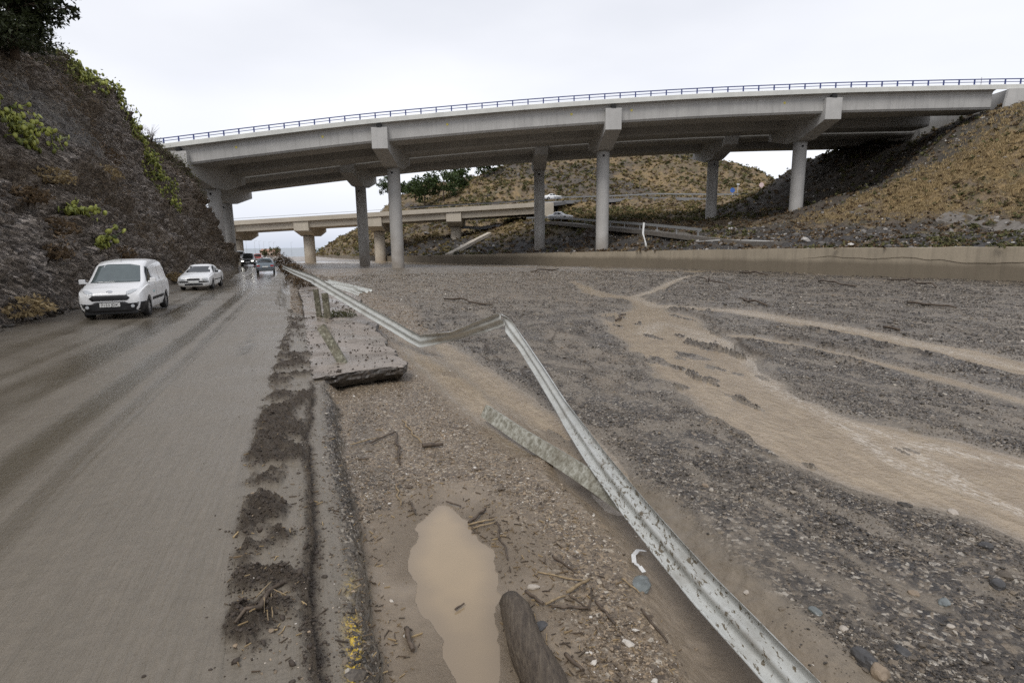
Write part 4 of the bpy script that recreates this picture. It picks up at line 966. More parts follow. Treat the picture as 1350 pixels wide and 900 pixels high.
for px, py, r_, lab in [(62, 305, .75, 'reddish dry bush low on the rock slope left of the van'), (165, 333, .8, 'rusty brown bush between the van and the white saloon on the slope'), (40, 342, .6, 'lowest rusty bush at the left of the slope foot'), (28, 262, .7, 'brown bush on the left edge halfway up the slope'),
                   (150, 205, 1.1, 'broad brown bush right of the stacked stone patch'), (125, 235, .9, 'ochre bush under the stacked stone patch'), (75, 232, .8, 'ochre bush below the large prickly pear'), (236, 378, .6, 'pale dry tuft at the slope foot beside the white saloon'), (20, 410, .7, 'yellow-brown tuft at the slope foot on the left edge')]:
    c, out, s, v = on_cliff(px, py, .15); bush('dry_bush', c, (r_*1.2, r_*1.2, r_*.6), 500, .16, ML_GOLD if 'pale' in lab or 'ochre' in lab or 'yellow' in lab else ML_DRY, lab, 'bush', 'dry bushes on the rock slope')
bush('crest_bush', aty(22, 62, 29.5), (1.9, 1.6, .9), 2600, .16, ML_DARK, 'dark undergrowth bush around the foot of the evergreen tree', 'bush')
# bare twiggy shrub on the crest
def twiggy(px, py, Y, h, label):
    b = aty(px, py, Y); mb = MB()
    for k in range(22):
        a = random.uniform(0, 6.28); l = h*random.uniform(.5, 1); q = (math.cos(a)*l*.6, math.sin(a)*l*.4, l*random.uniform(.5, 1)); mb.tube([(0, 0, -.4), (q[0]*.3, q[1]*.3, q[2]*.55), q], [.02, .012, .004], 4)
    o = mb.build('bare_shrub', MBARK); o.location = b; tag(o, label, 'shrub')
twiggy(200, 184, 58, 2.0, 'bare twiggy shrub on the slope crest where the viaduct railing begins')
# dark tree on the slope crest
tb = aty(18, 62, 30)
tree('evergreen_tree', tb, (2.6, .22), [((-.6, .2, 3.0), (1.7, 1.5, 1.2)), ((1.1, -.2, 2.6), (1.3, 1.2, 1.0)), ((2.35, -.4, 2.0), (.9, .9, .75)), ((.2, 0, 4.2), (1.8, 1.5, 1.1)), ((2.3, -.4, 3.5), (1.2, 1.2, .9)), ((-2.2, .3, 3.6), (1.5, 1.4, 1.2)), ((.4, .2, 1.3), (1.0, 1, .7)), ((-.3, .2, 5.6), (2.0, 1.6, 1.1)), ((2.2, 0, 5.2), (1.3, 1.2, .9)), ((3.0, -.2, 2.8), (.8, .8, .6)), ((1.6, -.2, 1.2), (.9, .9, .6)), ((-.5, 0, .9), (1.3, 1.2, .8)), ((3.1, -.3, 1.7), (.5, .6, .4)), ((1.2, -.1, 4.6), (1.5, 1.3, .9))], 30000, .20, ML_DARK, 'dark evergreen tree leaning over the top of the rock slope', lean=(.5, -.3))
for px, py, Y, s_, lab in [(585, 262, 172, 1.35, 'largest pine of the clump on the far ridge left of the brown hill'), (560, 268, 176, 1.15, 'pine at the left of the ridge clump'), (605, 252, 180, 1.1, 'pine at the right of the ridge clump beside the hill flank'), (548, 262, 184, .85, 'short pine beside the red-brown knoll'), (638, 232, 186, 1.25, 'pine showing just under the viaduct deck'),
                       (513, 259, 236, 1.1, 'small tree alone on top of the red-brown knoll'), (531, 256, 236, .7, 'thin sapling on the knoll beside the ridge pines')]:
    p = aty(px, py, Y); p[2] = min(p[2], p[2]); tree('pine_tree', p, (3.0*s_, .25), [((0, 0, 4.6*s_), (3.2*s_, 3*s_, 2.6*s_)), ((2.4*s_, 0, 3.2*s_), (2.2*s_, 2*s_, 1.9*s_)), ((-2.4*s_, 0, 3.4*s_), (2.2*s_, 2*s_, 2*s_)), ((.4, 0, 2.0*s_), (2.8*s_, 2*s_, 1.6*s_))], 1500, .75, ML_PINE, lab, 'pines on the far ridge')
for k, (px, s_) in enumerate([(413, .8), (422, .8), (434, 1.0), (443, 1.45), (452, 1.2), (460, 1.3)]):
    p = aty(px, 334.5, 285); tree('seaside_tree', p, (1.2*s_, .15), [((0, 0, 1.9*s_), (1.9*s_, 1.7*s_, 1.3*s_))], 420, .6, ML_PINE, '%s rounded dark tree in the row on the shore' % ['leftmost small', 'second small', 'third slightly taller', 'tallest, fourth', 'fifth', 'rightmost'][k], 'trees on the shore behind the far columns')
# ------------------------------------------------------------------ guard rails, posts and the undermined shoulder
WPROF = [(-.155, 0), (-.145, .03), (-.115, .066), (-.085, .076), (-.058, .066), (-.03, .03), (0, .012), (.03, .03), (.058, .066), (.085, .076), (.115, .066), (.145, .03), (.155, 0)]
def wbeam(name, keys, parent=None, mat=None, wear=None, sub=10, org=None, ws=1.0):
    """keys: (centre, width direction, depth factor); a corrugated strip swept along them"""
    C = np.array([k[0] for k in keys], float); W = np.array([k[1] for k in keys], float); D = np.array([k[2] if len(k) > 2 else 1 for k in keys], float)
    t = np.linspace(0, len(C)-1, (len(C)-1)*sub+1); ip = lambda A: np.stack([np.interp(t, range(len(C)), A[:, j]) for j in range(3)], 1)
    c = ip(C); w = ip(W); d = np.interp(t, range(len(C)), D)
    ker = np.array([.25, .5, .25]); 
    for _ in range(2):
        for j in range(3): c[1:-1, j] = np.convolve(c[:, j], ker, 'valid'); w[1:-1, j] = np.convolve(w[:, j], ker, 'valid')
    T = np.gradient(c, axis=0); T /= np.linalg.norm(T, axis=1)[:, None]; w -= T*(w*T).sum(1)[:, None]; w /= np.linalg.norm(w, axis=1)[:, None]
    N = np.cross(w, T)
    if org is None: org = c[-1].copy()
    rows = []; k = len(WPROF)
    for th in (0, .006):
        for u, n in WPROF: rows.append(c+w*(u*(1+.0*d))[:, None]+N*((n*d)-th)[:, None] if False else c+w*u*ws+N*(n*d-th)[:, None])
    V = np.concatenate(rows)-org; m = len(c); idx = np.arange(2*k*m).reshape(2*k, m)
    top, bot = idx[:k], idx[k:]; F_ = []
    q = lambda A: np.stack([A[:-1, :-1], A[:-1, 1:], A[1:, 1:], A[1:, :-1]], -1).reshape(-1, 4)
    F_ = [q(top), q(bot)[:, ::-1], q(np.stack([top[0], bot[0]]))[:, ::-1], q(np.stack([top[-1], bot[-1]])), q(np.stack([top[:, 0], bot[:, 0]])), q(np.stack([top[:, -1], bot[:, -1]]))[:, ::-1]]
    wr = np.tile(np.interp(np.linspace(0, 1, m), [0, 1] if wear is None else np.linspace(0, 1, len(wear)), [0, 0] if wear is None else wear), 2*k)
    o = np_mesh(name, V, np.concatenate(F_), mat or MRAIL, parent, smooth=True, attrs={'wear': wr}); 
    if parent is None: o.location = org
    return o, org
def cpost(name, a, b, w, d, parent=None, org=None, up=(0, -1, .2)):
    """open C-section post from a to b"""
    a = Vector(a); b = Vector(b); org = Vector(org) if org is not None else Vector((0, 0, 0)); t = (b-a).normalized(); u = Vector(up); r = t.cross(u).normalized(); u = r.cross(t)
    sec = [(-w/2, d/2), (-w/2, -d/2), (w/2, -d/2), (w/2, d/2), (w/2-.012, d/2), (w/2-.012, -d/2+.012), (-w/2+.012, -d/2+.012), (-w/2+.012, d/2)]
    mb = MB(); R_ = []
    n = 14
    for i in range(n+1):
        p = a+(b-a)*(i/n)-org; bend = .03*math.sin(i/n*3.1)*w
        R_.append([mb.bm.verts.new(p+r*(x+bend)-u*y) for x, y in sec])
    for i in range(n):
        for k in range(8): mb.bm.faces.new((R_[i][k], R_[i][(k+1) % 8], R_[i+1][(k+1) % 8], R_[i+1][k]))
    mb.bm.faces.new((R_[0][0], R_[0][1], R_[0][6], R_[0][7])); mb.bm.faces.new((R_[0][1], R_[0][2], R_[0][5], R_[0][6])); mb.bm.faces.new((R_[0][2], R_[0][3], R_[0][4], R_[0][5]))
    mb.bm.faces.new((R_[-1][0], R_[-1][1], R_[-1][6], R_[-1][7])[::-1]); mb.bm.faces.new((R_[-1][1], R_[-1][2], R_[-1][5], R_[-1][6])[::-1]); mb.bm.faces.new((R_[-1][2], R_[-1][3], R_[-1][4], R_[-1][5])[::-1])
    return mb.build(name, MPOST2, parent)
KA = [(aty(412, 368, 20.0), (.35, 0, .94)), (aty(446, 388, 18.4), (.33, 0, .95)), (aty(480, 408, 17.0), (.38, 0, .92)), (aty(515, 428, 15.6), (.34, .1, .94)), (aty(540, 443, 14.7), (.38, 0, .92)),
      (aty(553, 450, 14.2), (.3, -.2, .9), .5), (aty(572, 447, 13.7), (0, -.5, .8), .5), (aty(600, 442, 13.0), (-.05, -.75, .55), .5), (aty(625, 434, 12.5), (-.3, -.45, .8), .7), (aty(645, 427, 12.1), (-.45, -.1, .86), .8),
      (aty(660, 421, 11.8), (-.52, .0, .85), .8)]
WC = (.50, -.62, .56); WF = (.40, -.64, .66)
KC = [(aty(663, 420, 11.75), (-.45, -.05, .86), .5), (aty(671, 431, 11.4), (.5, .0, .82), .6), (aty(688, 455, 10.7), WF), (aty(712, 492, 9.5), WF), (aty(745, 545, 8.05), WF), (at(786, 604, .02), WC),
      (at(835, 668, .03), WC), (at(880, 722, .0), WC), (at(930, 780, -.03), WC), (at(985, 838, -.05), WC), (at(1040, 897, -.08), WC), (at(1150, 1015, -.1), WC)]
def main_rail():
    base = gpos(432, 425, -.05); root = empty('bent_guardrail', base, label='long twisted white guard rail running from the shoulder across the gravel to the foreground', cat='guard rail')
    for K in (KA, KC):
        o, org = wbeam('beam', K, root, ws=1.0 if K is KA else .84, wear=[-1.2, -.5, -.9] if K is KA else [-1.5, -1.3, -.4, .30, .18, .02, -.2]); o.location = Vector(org)-root.location
    for (x0, y0, x1, y1, Y, w) in [(433, 424, 428, 386, 19.2, .20), (421, 412, 416, 381, 19.7, .17)]:
        a = aty(x0, y0, Y); b = aty(x1, y1, Y-.1); a[2] -= .3; cpost('post', a, b, w, .1, root, org=base)
    return root
main_rail()
a = gpos(466, 503, -.3); b = aty(424, 431, 12.4); a2 = a+(a-b)*.12
cpo = cpost('leaning_post', Vector(a2), Vector(b), .19, .09, org=a); cpo.location = a; tag(cpo, 'weathered mossy guard rail post leaning back over the broken front of the asphalt slab', 'post')
a = at(826, 664, -.24); b = at(640, 542, -.17); mb = MB(); a = Vector(a); b = Vector(b)
for i in range(8):
    p, q = a+(b-a)*(i/8), a+(b-a)*((i+1)/8)
    s1, s2 = .012*math.sin(i*.8), .012*math.sin((i+1)*.8)
    mb.bar(p-a+Vector((0, 0, s1)), q-a+Vector((0, 0, s2)), .09, .205, up=(.36, .30, .85))
bmesh.ops.remove_doubles(mb.bm, verts=list(mb.bm.verts), dist=.004)
mbp = mb.build('fallen_beam', MPOST); mbp.location = a
tag(mbp, 'fallen mossy steel channel beam lying in the gully with one end under the white rail', 'beam')
# scraps of rail further along the shoulder
o, org = wbeam('guardrail_scrap', [(aty(372, 351, 46), (.2, 0, .95)), (aty(385, 357, 33), (.25, .1, .9)), (aty(398, 362, 26), (.4, .1, .9)), (aty(413, 368, 20.6), (.3, 0, .9))]); tag(o, 'sagging stretch of guard rail running on towards the grey car', 'guard rail')
o, org = wbeam('guardrail_scrap', [(aty(428, 370, 25), (.4, .8, .3)), (aty(450, 375, 23.5), (.3, .9, .3)), (aty(486, 383, 21.5), (.2, .9, .2))]); tag(o, 'flattened bluish rail section lying behind the upright posts, its end over the gravel', 'guard rail')
o, org = wbeam('guardrail_scrap', [(aty(436, 375, 23), (.4, .8, .3)), (aty(462, 381, 22.2), (.1, .7, .5)), (aty(474, 386, 21.6), (.2, .7, .4))]); tag(o, 'short pale torn rail piece tucked under the bluish rail section', 'guard rail')
pb = gpos(471, 397); q = cpost('rail_post', (0, 0, -.3), (0, .05, .62), .14, .09); q.location = pb; tag(q, 'short dark post under the end of the flattened bluish rail', 'post')

# undermined asphalt slab beside the road
def mat_slab():
    t = NT('muddy_asphalt'); v = t.obj(); g = t.n('NewGeometry'); sp = t.n('SeparateXYZ'); t.l(g.outputs['Normal'], sp.inputs[0])
    n = t.noise(v, 8, 6, .7); top = t.ramp(sp.outputs[2], [(.86, 0), (.95, 1)])
    mudc = t.mix(t.noise(v, 1.2, 5, .6), (.23, .19, .155), (.33, .285, .24)); mudc = t.mix(t.ramp(n, [(.56, 0), (.63, .8)]), mudc, (.07, .053, .04)); mudc = t.mix(t.ramp(t.noise(v, 1.1, 5, .6), [(.5, 0), (.6, .75)]), mudc, (.15, .12, .09))
    asp = t.ramp(t.noise(v, 26, 5, .7), [(.35, (.02, .018, .016)), (.7, (.10, .08, .06))])
    return t.out(t.mix(top, asp, mudc), t.ramp(t.noise(v, .9, 3), [(.42, .12), (.52, .5)]), t.bump(t.noise(v, 30, 5, .7), .5, .012))
def slab():
    out = [(400, 397), (394, 384), (398, 376), (430, 372), (452, 378), (468, 388), (476, 395), (470, 402), (486, 414), (497, 427), (494, 436), (508, 446), (506, 455), (520, 462), (522, 470), (534, 477), (531, 484), (516, 484), (500, 486), (480, 489), (462, 491), (440, 494), (414, 498), (411, 485), (407, 460), (403, 430)]
    P = [at(x, y, .0)[:2] for x, y in out]; Q = []
    for i in range(len(P)):
        a_, b_ = P[i], P[(i+1) % len(P)]; L_ = np.linalg.norm(b_-a_); n = max(1, int(L_/.05 if min(a_[1], b_[1]) < 16 else L_/.2))
        for k in range(n):
            p = a_+(b_-a_)*k/n; Q.append(p)
    Q = np.array(Q); c = Q.mean(0); n = len(Q); o = np.array([c[0], c[1], 0]); d0 = np.roll(Q, -1, 0)-np.roll(Q, 1, 0); nm = np.c_[d0[:, 1], -d0[:, 0]]; nm /= np.linalg.norm(nm, axis=1)[:, None]+1e-9
    if ((Q-c)*nm).sum() < 0: nm = -nm
    rows = []; prof = [(0, -.0), (.02, -.012), (.045, -.05), (.03, -.10), (.05, -.15), (-.02, -.21), (-.12, -.3)]
    S = np.arange(n)
    for j, (off, dz) in enumerate(prof):
        jj = (fbm(Q[:, 0]*5+j*.9, Q[:, 1]*5, oct=4, seed=110)-.5)*.14+(fbm(Q[:, 0]*18+j*2.9, Q[:, 1]*18, oct=3, seed=111)-.5)*.06
        q_ = Q+nm*(off+jj)[:, None]; rows.append(np.c_[q_, np.full(n, dz)+.015+(fbm(Q[:, 0]*9, Q[:, 1]*9+j, oct=2, seed=112)-.5)*.02*(j > 0)])
    mb = MB(); R_ = [[mb.bm.verts.new(Vector(p)-Vector(o)) for p in r_] for r_ in rows]
    for j in range(len(rows)-1):
        for k in range(n): mb.bm.faces.new((R_[j][k], R_[j][(k+1) % n], R_[j+1][(k+1) % n], R_[j+1][k]))
    mb.bm.faces.new(R_[0]); bmesh.ops.triangulate(mb.bm, faces=[f for f in mb.bm.faces if len(f.verts) > 4])
    ob = mb.build('shoulder_pavement', mat_slab()); ob.location = o; tag(ob, kind='structure')
slab()
def slab_dirt():
    n = 380; P = []
    while len(P) < n:
        px, py = RS.uniform(395, 530), RS.uniform(385, 492)
        if px < 408+ (py-430)*.0 and py > 495: continue
        if px > 470+(py-395)*.62: continue
        if vnoise(np.array([px/11.]), np.array([py/7.]), seed=5)[0] > .52 or RS.rand() < .12: P.append(at(px, py, .02))
    P = np.array(P); s = .016*np.exp(RS.randn(n)*.5)*np.clip(P[:, 1]/12, 1, 2.2); s = np.minimum(s, .07)
    V_, F_ = stamp(stone_shapes(8, .7), IF, P+np.c_[s*0, s*0, s*.2], np.c_[s, s, s], rot_rand(n, .5)); tag(np_mesh('slab_mud', V_, F_, MCLOD), kind='stuff')
slab_dirt()
def clump(name, px, py, rad, n, size, mat, label, catg, lift=0):
    p = gpos(px, py, -.1); p[2] += lift; return bush(name, p, rad, n, size, mat, label, catg, asp=3.0)
clump('grass_clump', 447, 431, (.75, .45, .38), 1500, .10, ML_SCRUB, 'mossy green-brown root clump washed against the foot of the upright post', 'root clump', .05)
clump('grass_clump', 402, 383, (.75, .6, .55), 900, .14, ML_DRY, 'dark tangled root clump at the start of the twisted rail', 'root clump', .05)
clump('grass_clump', 393, 372, (1.0, .9, .6), 700, .16, ML_DRY, 'brown tangle of brush further along the shoulder', 'root clump', .05)
for px, py, r_, lab in [(384, 362, 1.3, 'brush heap on the far shoulder nearest the rail end'), (374, 352, 1.7, 'second brush heap on the far shoulder'), (366, 346, 2.2, 'farthest brush heap beside the grey car')]:
    clump('brush_heap', px, py, (r_, r_, r_*.6), 900, .3, ML_DRY, lab, 'brush heap', .1)

# ------------------------------------------------------------------ driftwood, stones and scraps
def stick(p0, p1, r, mat, label, name='stick', group='sticks washed over the mud', bend=.06, lift=.012):
    a = gpos(*p0); b = gpos(*p1); a[2] += lift+r; b[2] += lift+r; o = a.copy(); L_ = np.linalg.norm(b-a); pts = []
    for i in range(7):
        t = i/6; p = a+(b-a)*t-o; p += np.array([random.uniform(-1, 1), random.uniform(-1, 1), random.uniform(0, .6)])*bend*L_*(.3+math.sin(t*3.14))*.5; pts.append(p)
    mb = MB(); mb.tube(pts, [r*(1-.35*abs(i/6-.3))*random.uniform(.85, 1.1) for i in range(7)], 7, jit=.12); q = mb.build(name, mat); q.location = o; tag(q, label, 'stick', group); return q
STK = [((530, 556), (555, 586), .014, MTAN, 'straight tan stick lying alone on the brown gravel'), ((462, 588), (500, 578), .011, MTAN, 'pale thin stick at the left of the crossed twigs'), ((488, 586), (522, 571), .014, MSTICK, 'dark twig crossing the pale stick on the gravel'),
       ((523, 574), (526, 613), .016, MSTICK, 'dark upright-looking twig left of the small log piece'), ((522, 643), (529, 668), .010, MTAN, 'short tan stick above the puddle, left side'), ((588, 663), (608, 669), .009, MSTICK, 'thin dark stick above the puddle, right side'),
       ((618, 692), (640, 674), .016, MSTICK, 'curved dark stick at the upper right rim of the puddle'), ((617, 694), (652, 686), .010, MTAN, 'pale stick in the tangle right of the puddle'), ((625, 698), (655, 690), .009, MTAN, 'lower pale stick in the tangle right of the puddle'), ((540, 662), (548, 680), .010, MSTICK, 'small dark stick at the upper left rim of the puddle'),
       ((708, 757), (768, 768), .009, MTAN, 'long thin tan stick above the log'), ((747, 784), (777, 767), .016, MTAN, 'thick broken tan reed beside the long tan stick'), ((719, 799), (746, 788), .011, MTAN, 'split pale reed at the lower left of the thick reed'), ((727, 803), (776, 805), .012, MSTICK, 'dark branch below the pale reeds'),
       ((750, 787), (773, 803), .009, MSTICK, 'thin dark twig slanting down from the thick reed'), ((776, 806), (780, 778), .009, MSTICK, 'thin dark twig closing the triangle of reeds'), ((728, 735), (758, 757), .012, MSTICK, 'dark blade-like stick above the long tan stick'), ((785, 796), (811, 826), .011, MSTICK, 'pair of dark slivers right of the reeds'),
       ((745, 866), (768, 887), .015, MSTICK, 'dark sliver on the mud right of the log'), ((820, 765), (843, 784), .009, MTAN, 'thin stick propped on the blue-grey stone'), ((693, 783), (716, 800), .016, MSTICK, 'dark root between the puddle and the reeds'), ((845, 806), (880, 850), .010, MSTICK, 'thin dark root near the gully edge'),
       ((655, 690), (668, 740), .010, MSTICK, 'wiry dark root right of the puddle'), ((536, 833), (545, 862), .02, MSTICK, 'dark chunk of wood at the foot of the asphalt edge'), ((600, 806), (612, 798), .009, MSTICK, 'small twig floating in the puddle')]
for s_ in STK: stick(*s_)
def far_branch(p0, p1, r, lab): stick(p0, p1, r, MSTICK, lab, 'branch', 'branches stranded on the riverbed', .12, .0)
for a_ in [((585, 396), (650, 404), .05, 'dark forked branch lying left of the streams behind the raised rail'), ((700, 359), (736, 356), .07, 'dark branch lying far out in front of the wall'), ((920, 368), (962, 384), .05, 'dark branch along the stream head'), ((975, 395), (1012, 404), .05, 'dark branch just right of the stream head'),
           ((975, 360), (1010, 364), .08, 'dark log stranded close to the wall'), ((1170, 370), (1235, 380), .06, 'thin branch in the debris at the right, below the wall'), ((1165, 433), (1186, 437), .05, 'short dark branch beside the right-hand stream'), ((812, 424), (824, 416), .04, 'small dark branch on the left bank of the stream'),
           ((1195, 400), (1260, 407), .05, 'grey branch lying between the wall and the right-hand stream'), ((1080, 372), (1128, 379), .06, 'branch lying in the middle distance right of the stream head')]: far_branch(*a_)
def log():
    mb = MB(); a = gpos(672, 800); b = gpos(735, 960); o = a.copy(); a = a-o; b = b-o; pts = [a+(b-a)*t for t in np.linspace(0, 1, 9)]; pts = [p+np.array([.015*math.sin(i*1.3), 0, .055]) for i, p in enumerate(pts)]
    mb.tube(pts, [.085, .112, .118, .122, .128, .132, .135, .14, .14], 22, jit=.045); q = mb.build('driftwood_log', None)
    t = NT('soaked_log'); g = t.noise(t.mapv(t.obj(), (14, 2, 14), (0, 0, -.1)), 3, 6, .75); q.data.materials.append(t.out(t.ramp(g, [(.3, (.035, .025, .018)), (.55, (.11, .085, .06)), (.75, (.20, .165, .12))]), .6, t.bump(g, .9, .02)))
    q.location = o; tag(q, 'thick muddy log half sunk in the mud right of the puddle', 'log')
log()
def wood_chunk():
    q = stick((557, 591), (584, 589), .03, MSTICK, 'short thick piece of wood lying on the brown gravel', 'wood_piece', 'sticks washed over the mud', .02)
wood_chunk()
def near_branch():
    pts = [(310, 826), (325, 812), (342, 806), (352, 792), (358, 775), (372, 758), (385, 750)]
    W_ = [gpos(*p, -.0) for p in pts]; o = W_[0].copy(); mb = MB(); mb.tube([w-o+np.array([0, 0, .03+.02*math.sin(i)]) for i, w in enumerate(W_)], [.009, .014, .018, .02, .018, .013, .006], 8, jit=.15)
    q = mb.build('branch', MSTICK); q.location = o; tag(q, 'curved dark root with a fan of straw beside the road edge at lower left', 'branch')
    for i, (p0, p1) in enumerate([((338, 792), (358, 771)), ((353, 790), (354, 823)), ((358, 786), (360, 820)), ((349, 796), (349, 812)), ((361, 782), (378, 790))]):
        stick(p0, p1, .0045, MTAN, ['straw pointing up-left from the curved root', 'longest straw hanging below the curved root', 'second straw hanging below the curved root, on its right', 'short straw under the bend of the curved root', 'straw pointing right of the curved root'][i], 'straw', 'straws fanning from the curved root', .03, .03)
near_branch()
def rock(px, py, sx, sy, sz, mat, label, name='stone', grp='larger stones', rz=0):
    bm = bmesh.new(); bmesh.ops.create_icosphere(bm, subdivisions=3, radius=1); p = gpos(px, py)
    for v in bm.verts:
        n = vnoise(np.array([v.co.x*1.6+px]), np.array([v.co.y*1.6]), np.array([v.co.z*1.6+py]), seed=3)[0]; m = vnoise(np.array([v.co.x*5+px]), np.array([v.co.y*5]), np.array([v.co.z*5]), seed=4)[0]
        v.co *= .72+.5*n+.12*m; v.co.x *= sx; v.co.y *= sy; v.co.z *= sz
    me = bpy.data.meshes.new(name); bm.to_mesh(me); bm.free(); o = link(name, me, mat); o.location = p+np.array([0, 0, sz*.25]); o.rotation_euler[2] = rz; tag(o, label, 'stone', grp); return o
MBLU = plain('wet_blue_slate', (.15, .165, .16), .3, var=.3, scale=12); MBRN = plain('brown_stone', (.26, .20, .14), .6, var=.3, scale=9); MDRK = plain('black_slate', (.06, .057, .055), .4, var=.35, scale=12); MPALE = plain('pale_stone', (.42, .37, .31), .6, scale=14)
for a_ in [(845, 772, .085, .13, .04, MBLU, 'wet blue-grey stone with a white scrap draped on it'), (703, 774, .03, .05, .02, MPALE, 'small greyish stone among roots above the reeds'), (712, 826, .06, .04, .02, MDRK, 'grey flat stone right of the log top'), (1245, 795, .06, .04, .02, MBLU, 'flat blue-grey slate at the lower right'),
           (1140, 870, .09, .06, .05, MDRK, 'dark slab stone at the gravel edge beside the sandy strip'), (1160, 888, .05, .06, .045, MBRN, 'brown rounded stone behind the dark slab stone'), (985, 781, .035, .02, .01, MPALE, 'white flat shard right of the white rail'), (1253, 825, .03, .02, .012, MPALE, 'white pebble near the lower right corner'),
           (1112, 829, .035, .028, .015, MPALE, 'pale oval pebble lying on the slate gravel'), (1075, 806, .05, .035, .02, MBLU, 'small blue slate beside the pale pebbles'), (1256, 675, .07, .04, .02, MPALE, 'long pale stone under the stream bank at right'), (803, 640, .04, .03, .02, MDRK, 'dark stone beside the fallen beam'),
           (762, 572, .10, .07, .05, MDRK, 'dark stone left of the descending rail'), (1315, 772, .07, .05, .04, MDRK, 'black slate block near the right edge'), (1190, 860, .06, .04, .025, MDRK, 'black slate in the gravel at the bottom right'), (520, 489, .16, .08, .06, MPALE, 'pale muddy stone at the right front corner of the slab'),
           (505, 494, .09, .06, .045, MPALE, 'smaller pale stone just left of the slab corner stone'), (1205, 782, .04, .04, .02, MBRN, 'tan stone among the slates at right'), (1300, 720, .05, .05, .03, MDRK, 'dark pebble heap stone at the right, below the stream'), (930, 640, .045, .03, .02, MBRN, 'brown stone on the gravel above the white rail')]: rock(*a_, rz=random.uniform(0, 3))
def scrap():
    mb = MB(); pts = [gpos(x, y)+np.array([0, 0, .05]) for x, y in ((850, 731), (841, 730), (835, 738), (836, 748), (843, 753), (849, 760))]; o = pts[0].copy()
    for i in range(len(pts)-1): mb.bar(pts[i]-o, pts[i+1]-o, .04, .006)
    q = mb.build('plastic_scrap', plain('white_plastic', (.7, .7, .68), .4), bevel=.002); q.location = o; tag(q, 'curled white plastic scrap lying at the edge of the gully', 'scrap')
scrap()
# ------------------------------------------------------------------ vehicles
MWHITE = mat_paint('white_paint', (.86, .86, .85)); MGREYP = mat_paint('blue_grey_paint', (.16, .20, .23)); MDKP = mat_paint('dark_paint', (.035, .037, .04)); MSILV = mat_paint('silver_paint', (.55, .56, .57)); MREDP = mat_paint('faded_red_paint', (.35, .08, .07))
MGLASS = plain('car_glass', (.02, .025, .027), .06, var=.05, spec=.9); MGLASS2 = plain('van_windscreen', (.10, .125, .125), .08, var=.1, spec=.8)
MBLACK = plain('black_plastic', (.018, .018, .019), .55, var=.2); MTYRE = plain('tyre_rubber', (.022, .02, .018), .8, var=.3, scale=20); MRIM = plain('wheel_metal', (.42, .42, .42), .35, .6)
MLENS = plain('lamp_lens', (.55, .57, .58), .1, var=.1); MRED = plain('tail_lamp', (.38, .02, .02), .2); MLIT = plain('lit_lamp', (.8, .8, .75), .3, emit=(1, .97, .88, 3.0)); MPLATE = plain('number_plate', (.75, .75, .72), .5); MCHROME = plain('chrome', (.6, .6, .6), .15, .9)
def catmull(A, per):
    A = np.array(A, float); n = len(A); out = []
    for i in range(n-1):
        p0, p1, p2, p3 = A[max(i-1, 0)], A[i], A[i+1], A[min(i+2, n-1)]
        for t in np.linspace(0, 1, per, endpoint=False):
            out.append(.5*((2*p1)+(-p0+p2)*t+(2*p0-5*p1+4*p2-p3)*t*t+(-p0+3*p1-3*p2+p3)*t**3)*.5+.5*(p1+(p2-p1)*t))
    out.append(A[-1]); return np.array(out)
def car_body(st, wheels, wr):
    S = catmull(st, 5); rows = []
    for x, zb, zk, zt, wb, wk, wt in S:
        h = zk-zb; th = max(zt-zk, .01)
        half = [(0, zb), (wb*.72, zb), (wb*.95, zb+.05), (wk*.99, zb+h*.28), (wk+.015, zb+h*.55), (wk+.005, zb+h*.85), (wk-.02, zk), (wk-.045-(wk-wt)*.08, zk+th*.10), (wt+(wk-wt)*.35, zk+th*.62), (wt+.015, zk+th*.86), (wt-.05, zk+th*.96), (wt*.6, zk+th*1.0+.012), (0, zk+th+.02)]
        ring = [(x, y, z) for y, z in half]+[(x, -y, z) for y, z in half[-2:0:-1]]
        rows.append(ring)
    bm = bmesh.new(); R_ = [[bm.verts.new(p) for p in r_] for r_ in rows]; k = len(rows[0])
    for i in range(len(R_)-1):
        for j in range(k): bm.faces.new((R_[i][j], R_[i][(j+1) % k], R_[i+1][(j+1) % k], R_[i+1][j])).smooth = True
    bm.faces.new(R_[0]); bm.faces.new(R_[-1][::-1]); bmesh.ops.recalc_face_normals(bm, faces=bm.faces)
    me = bpy.data.meshes.new('body'); bm.to_mesh(me); bvh = BVHTree.FromBMesh(bm); bm.free()
    ob = bpy.data.objects.new('body', me); COL.objects.link(ob)
    cb = MB()
    for wx in wheels:
        for sy in (-1, 1): cb.tube([(wx, sy*.52, wr+.01), (wx, sy*1.3, wr+.01)], wr+.055, 28)
    cut = cb.build('cut', None); md = ob.modifiers.new('b', 'BOOLEAN'); md.operation = 'DIFFERENCE'; md.object = cut; md.solver = 'EXACT'
    bpy.context.view_layer.update(); dg = bpy.context.evaluated_depsgraph_get(); me2 = bpy.data.meshes.new_from_object(ob.evaluated_get(dg)); ob.modifiers.clear(); ob.data = me2; me2.name = 'body'; bpy.data.objects.remove(cut)
    for p in me2.polygons: p.use_smooth = True
    me2.set_sharp_from_angle(angle=math.radians(38))
    return ob, bvh
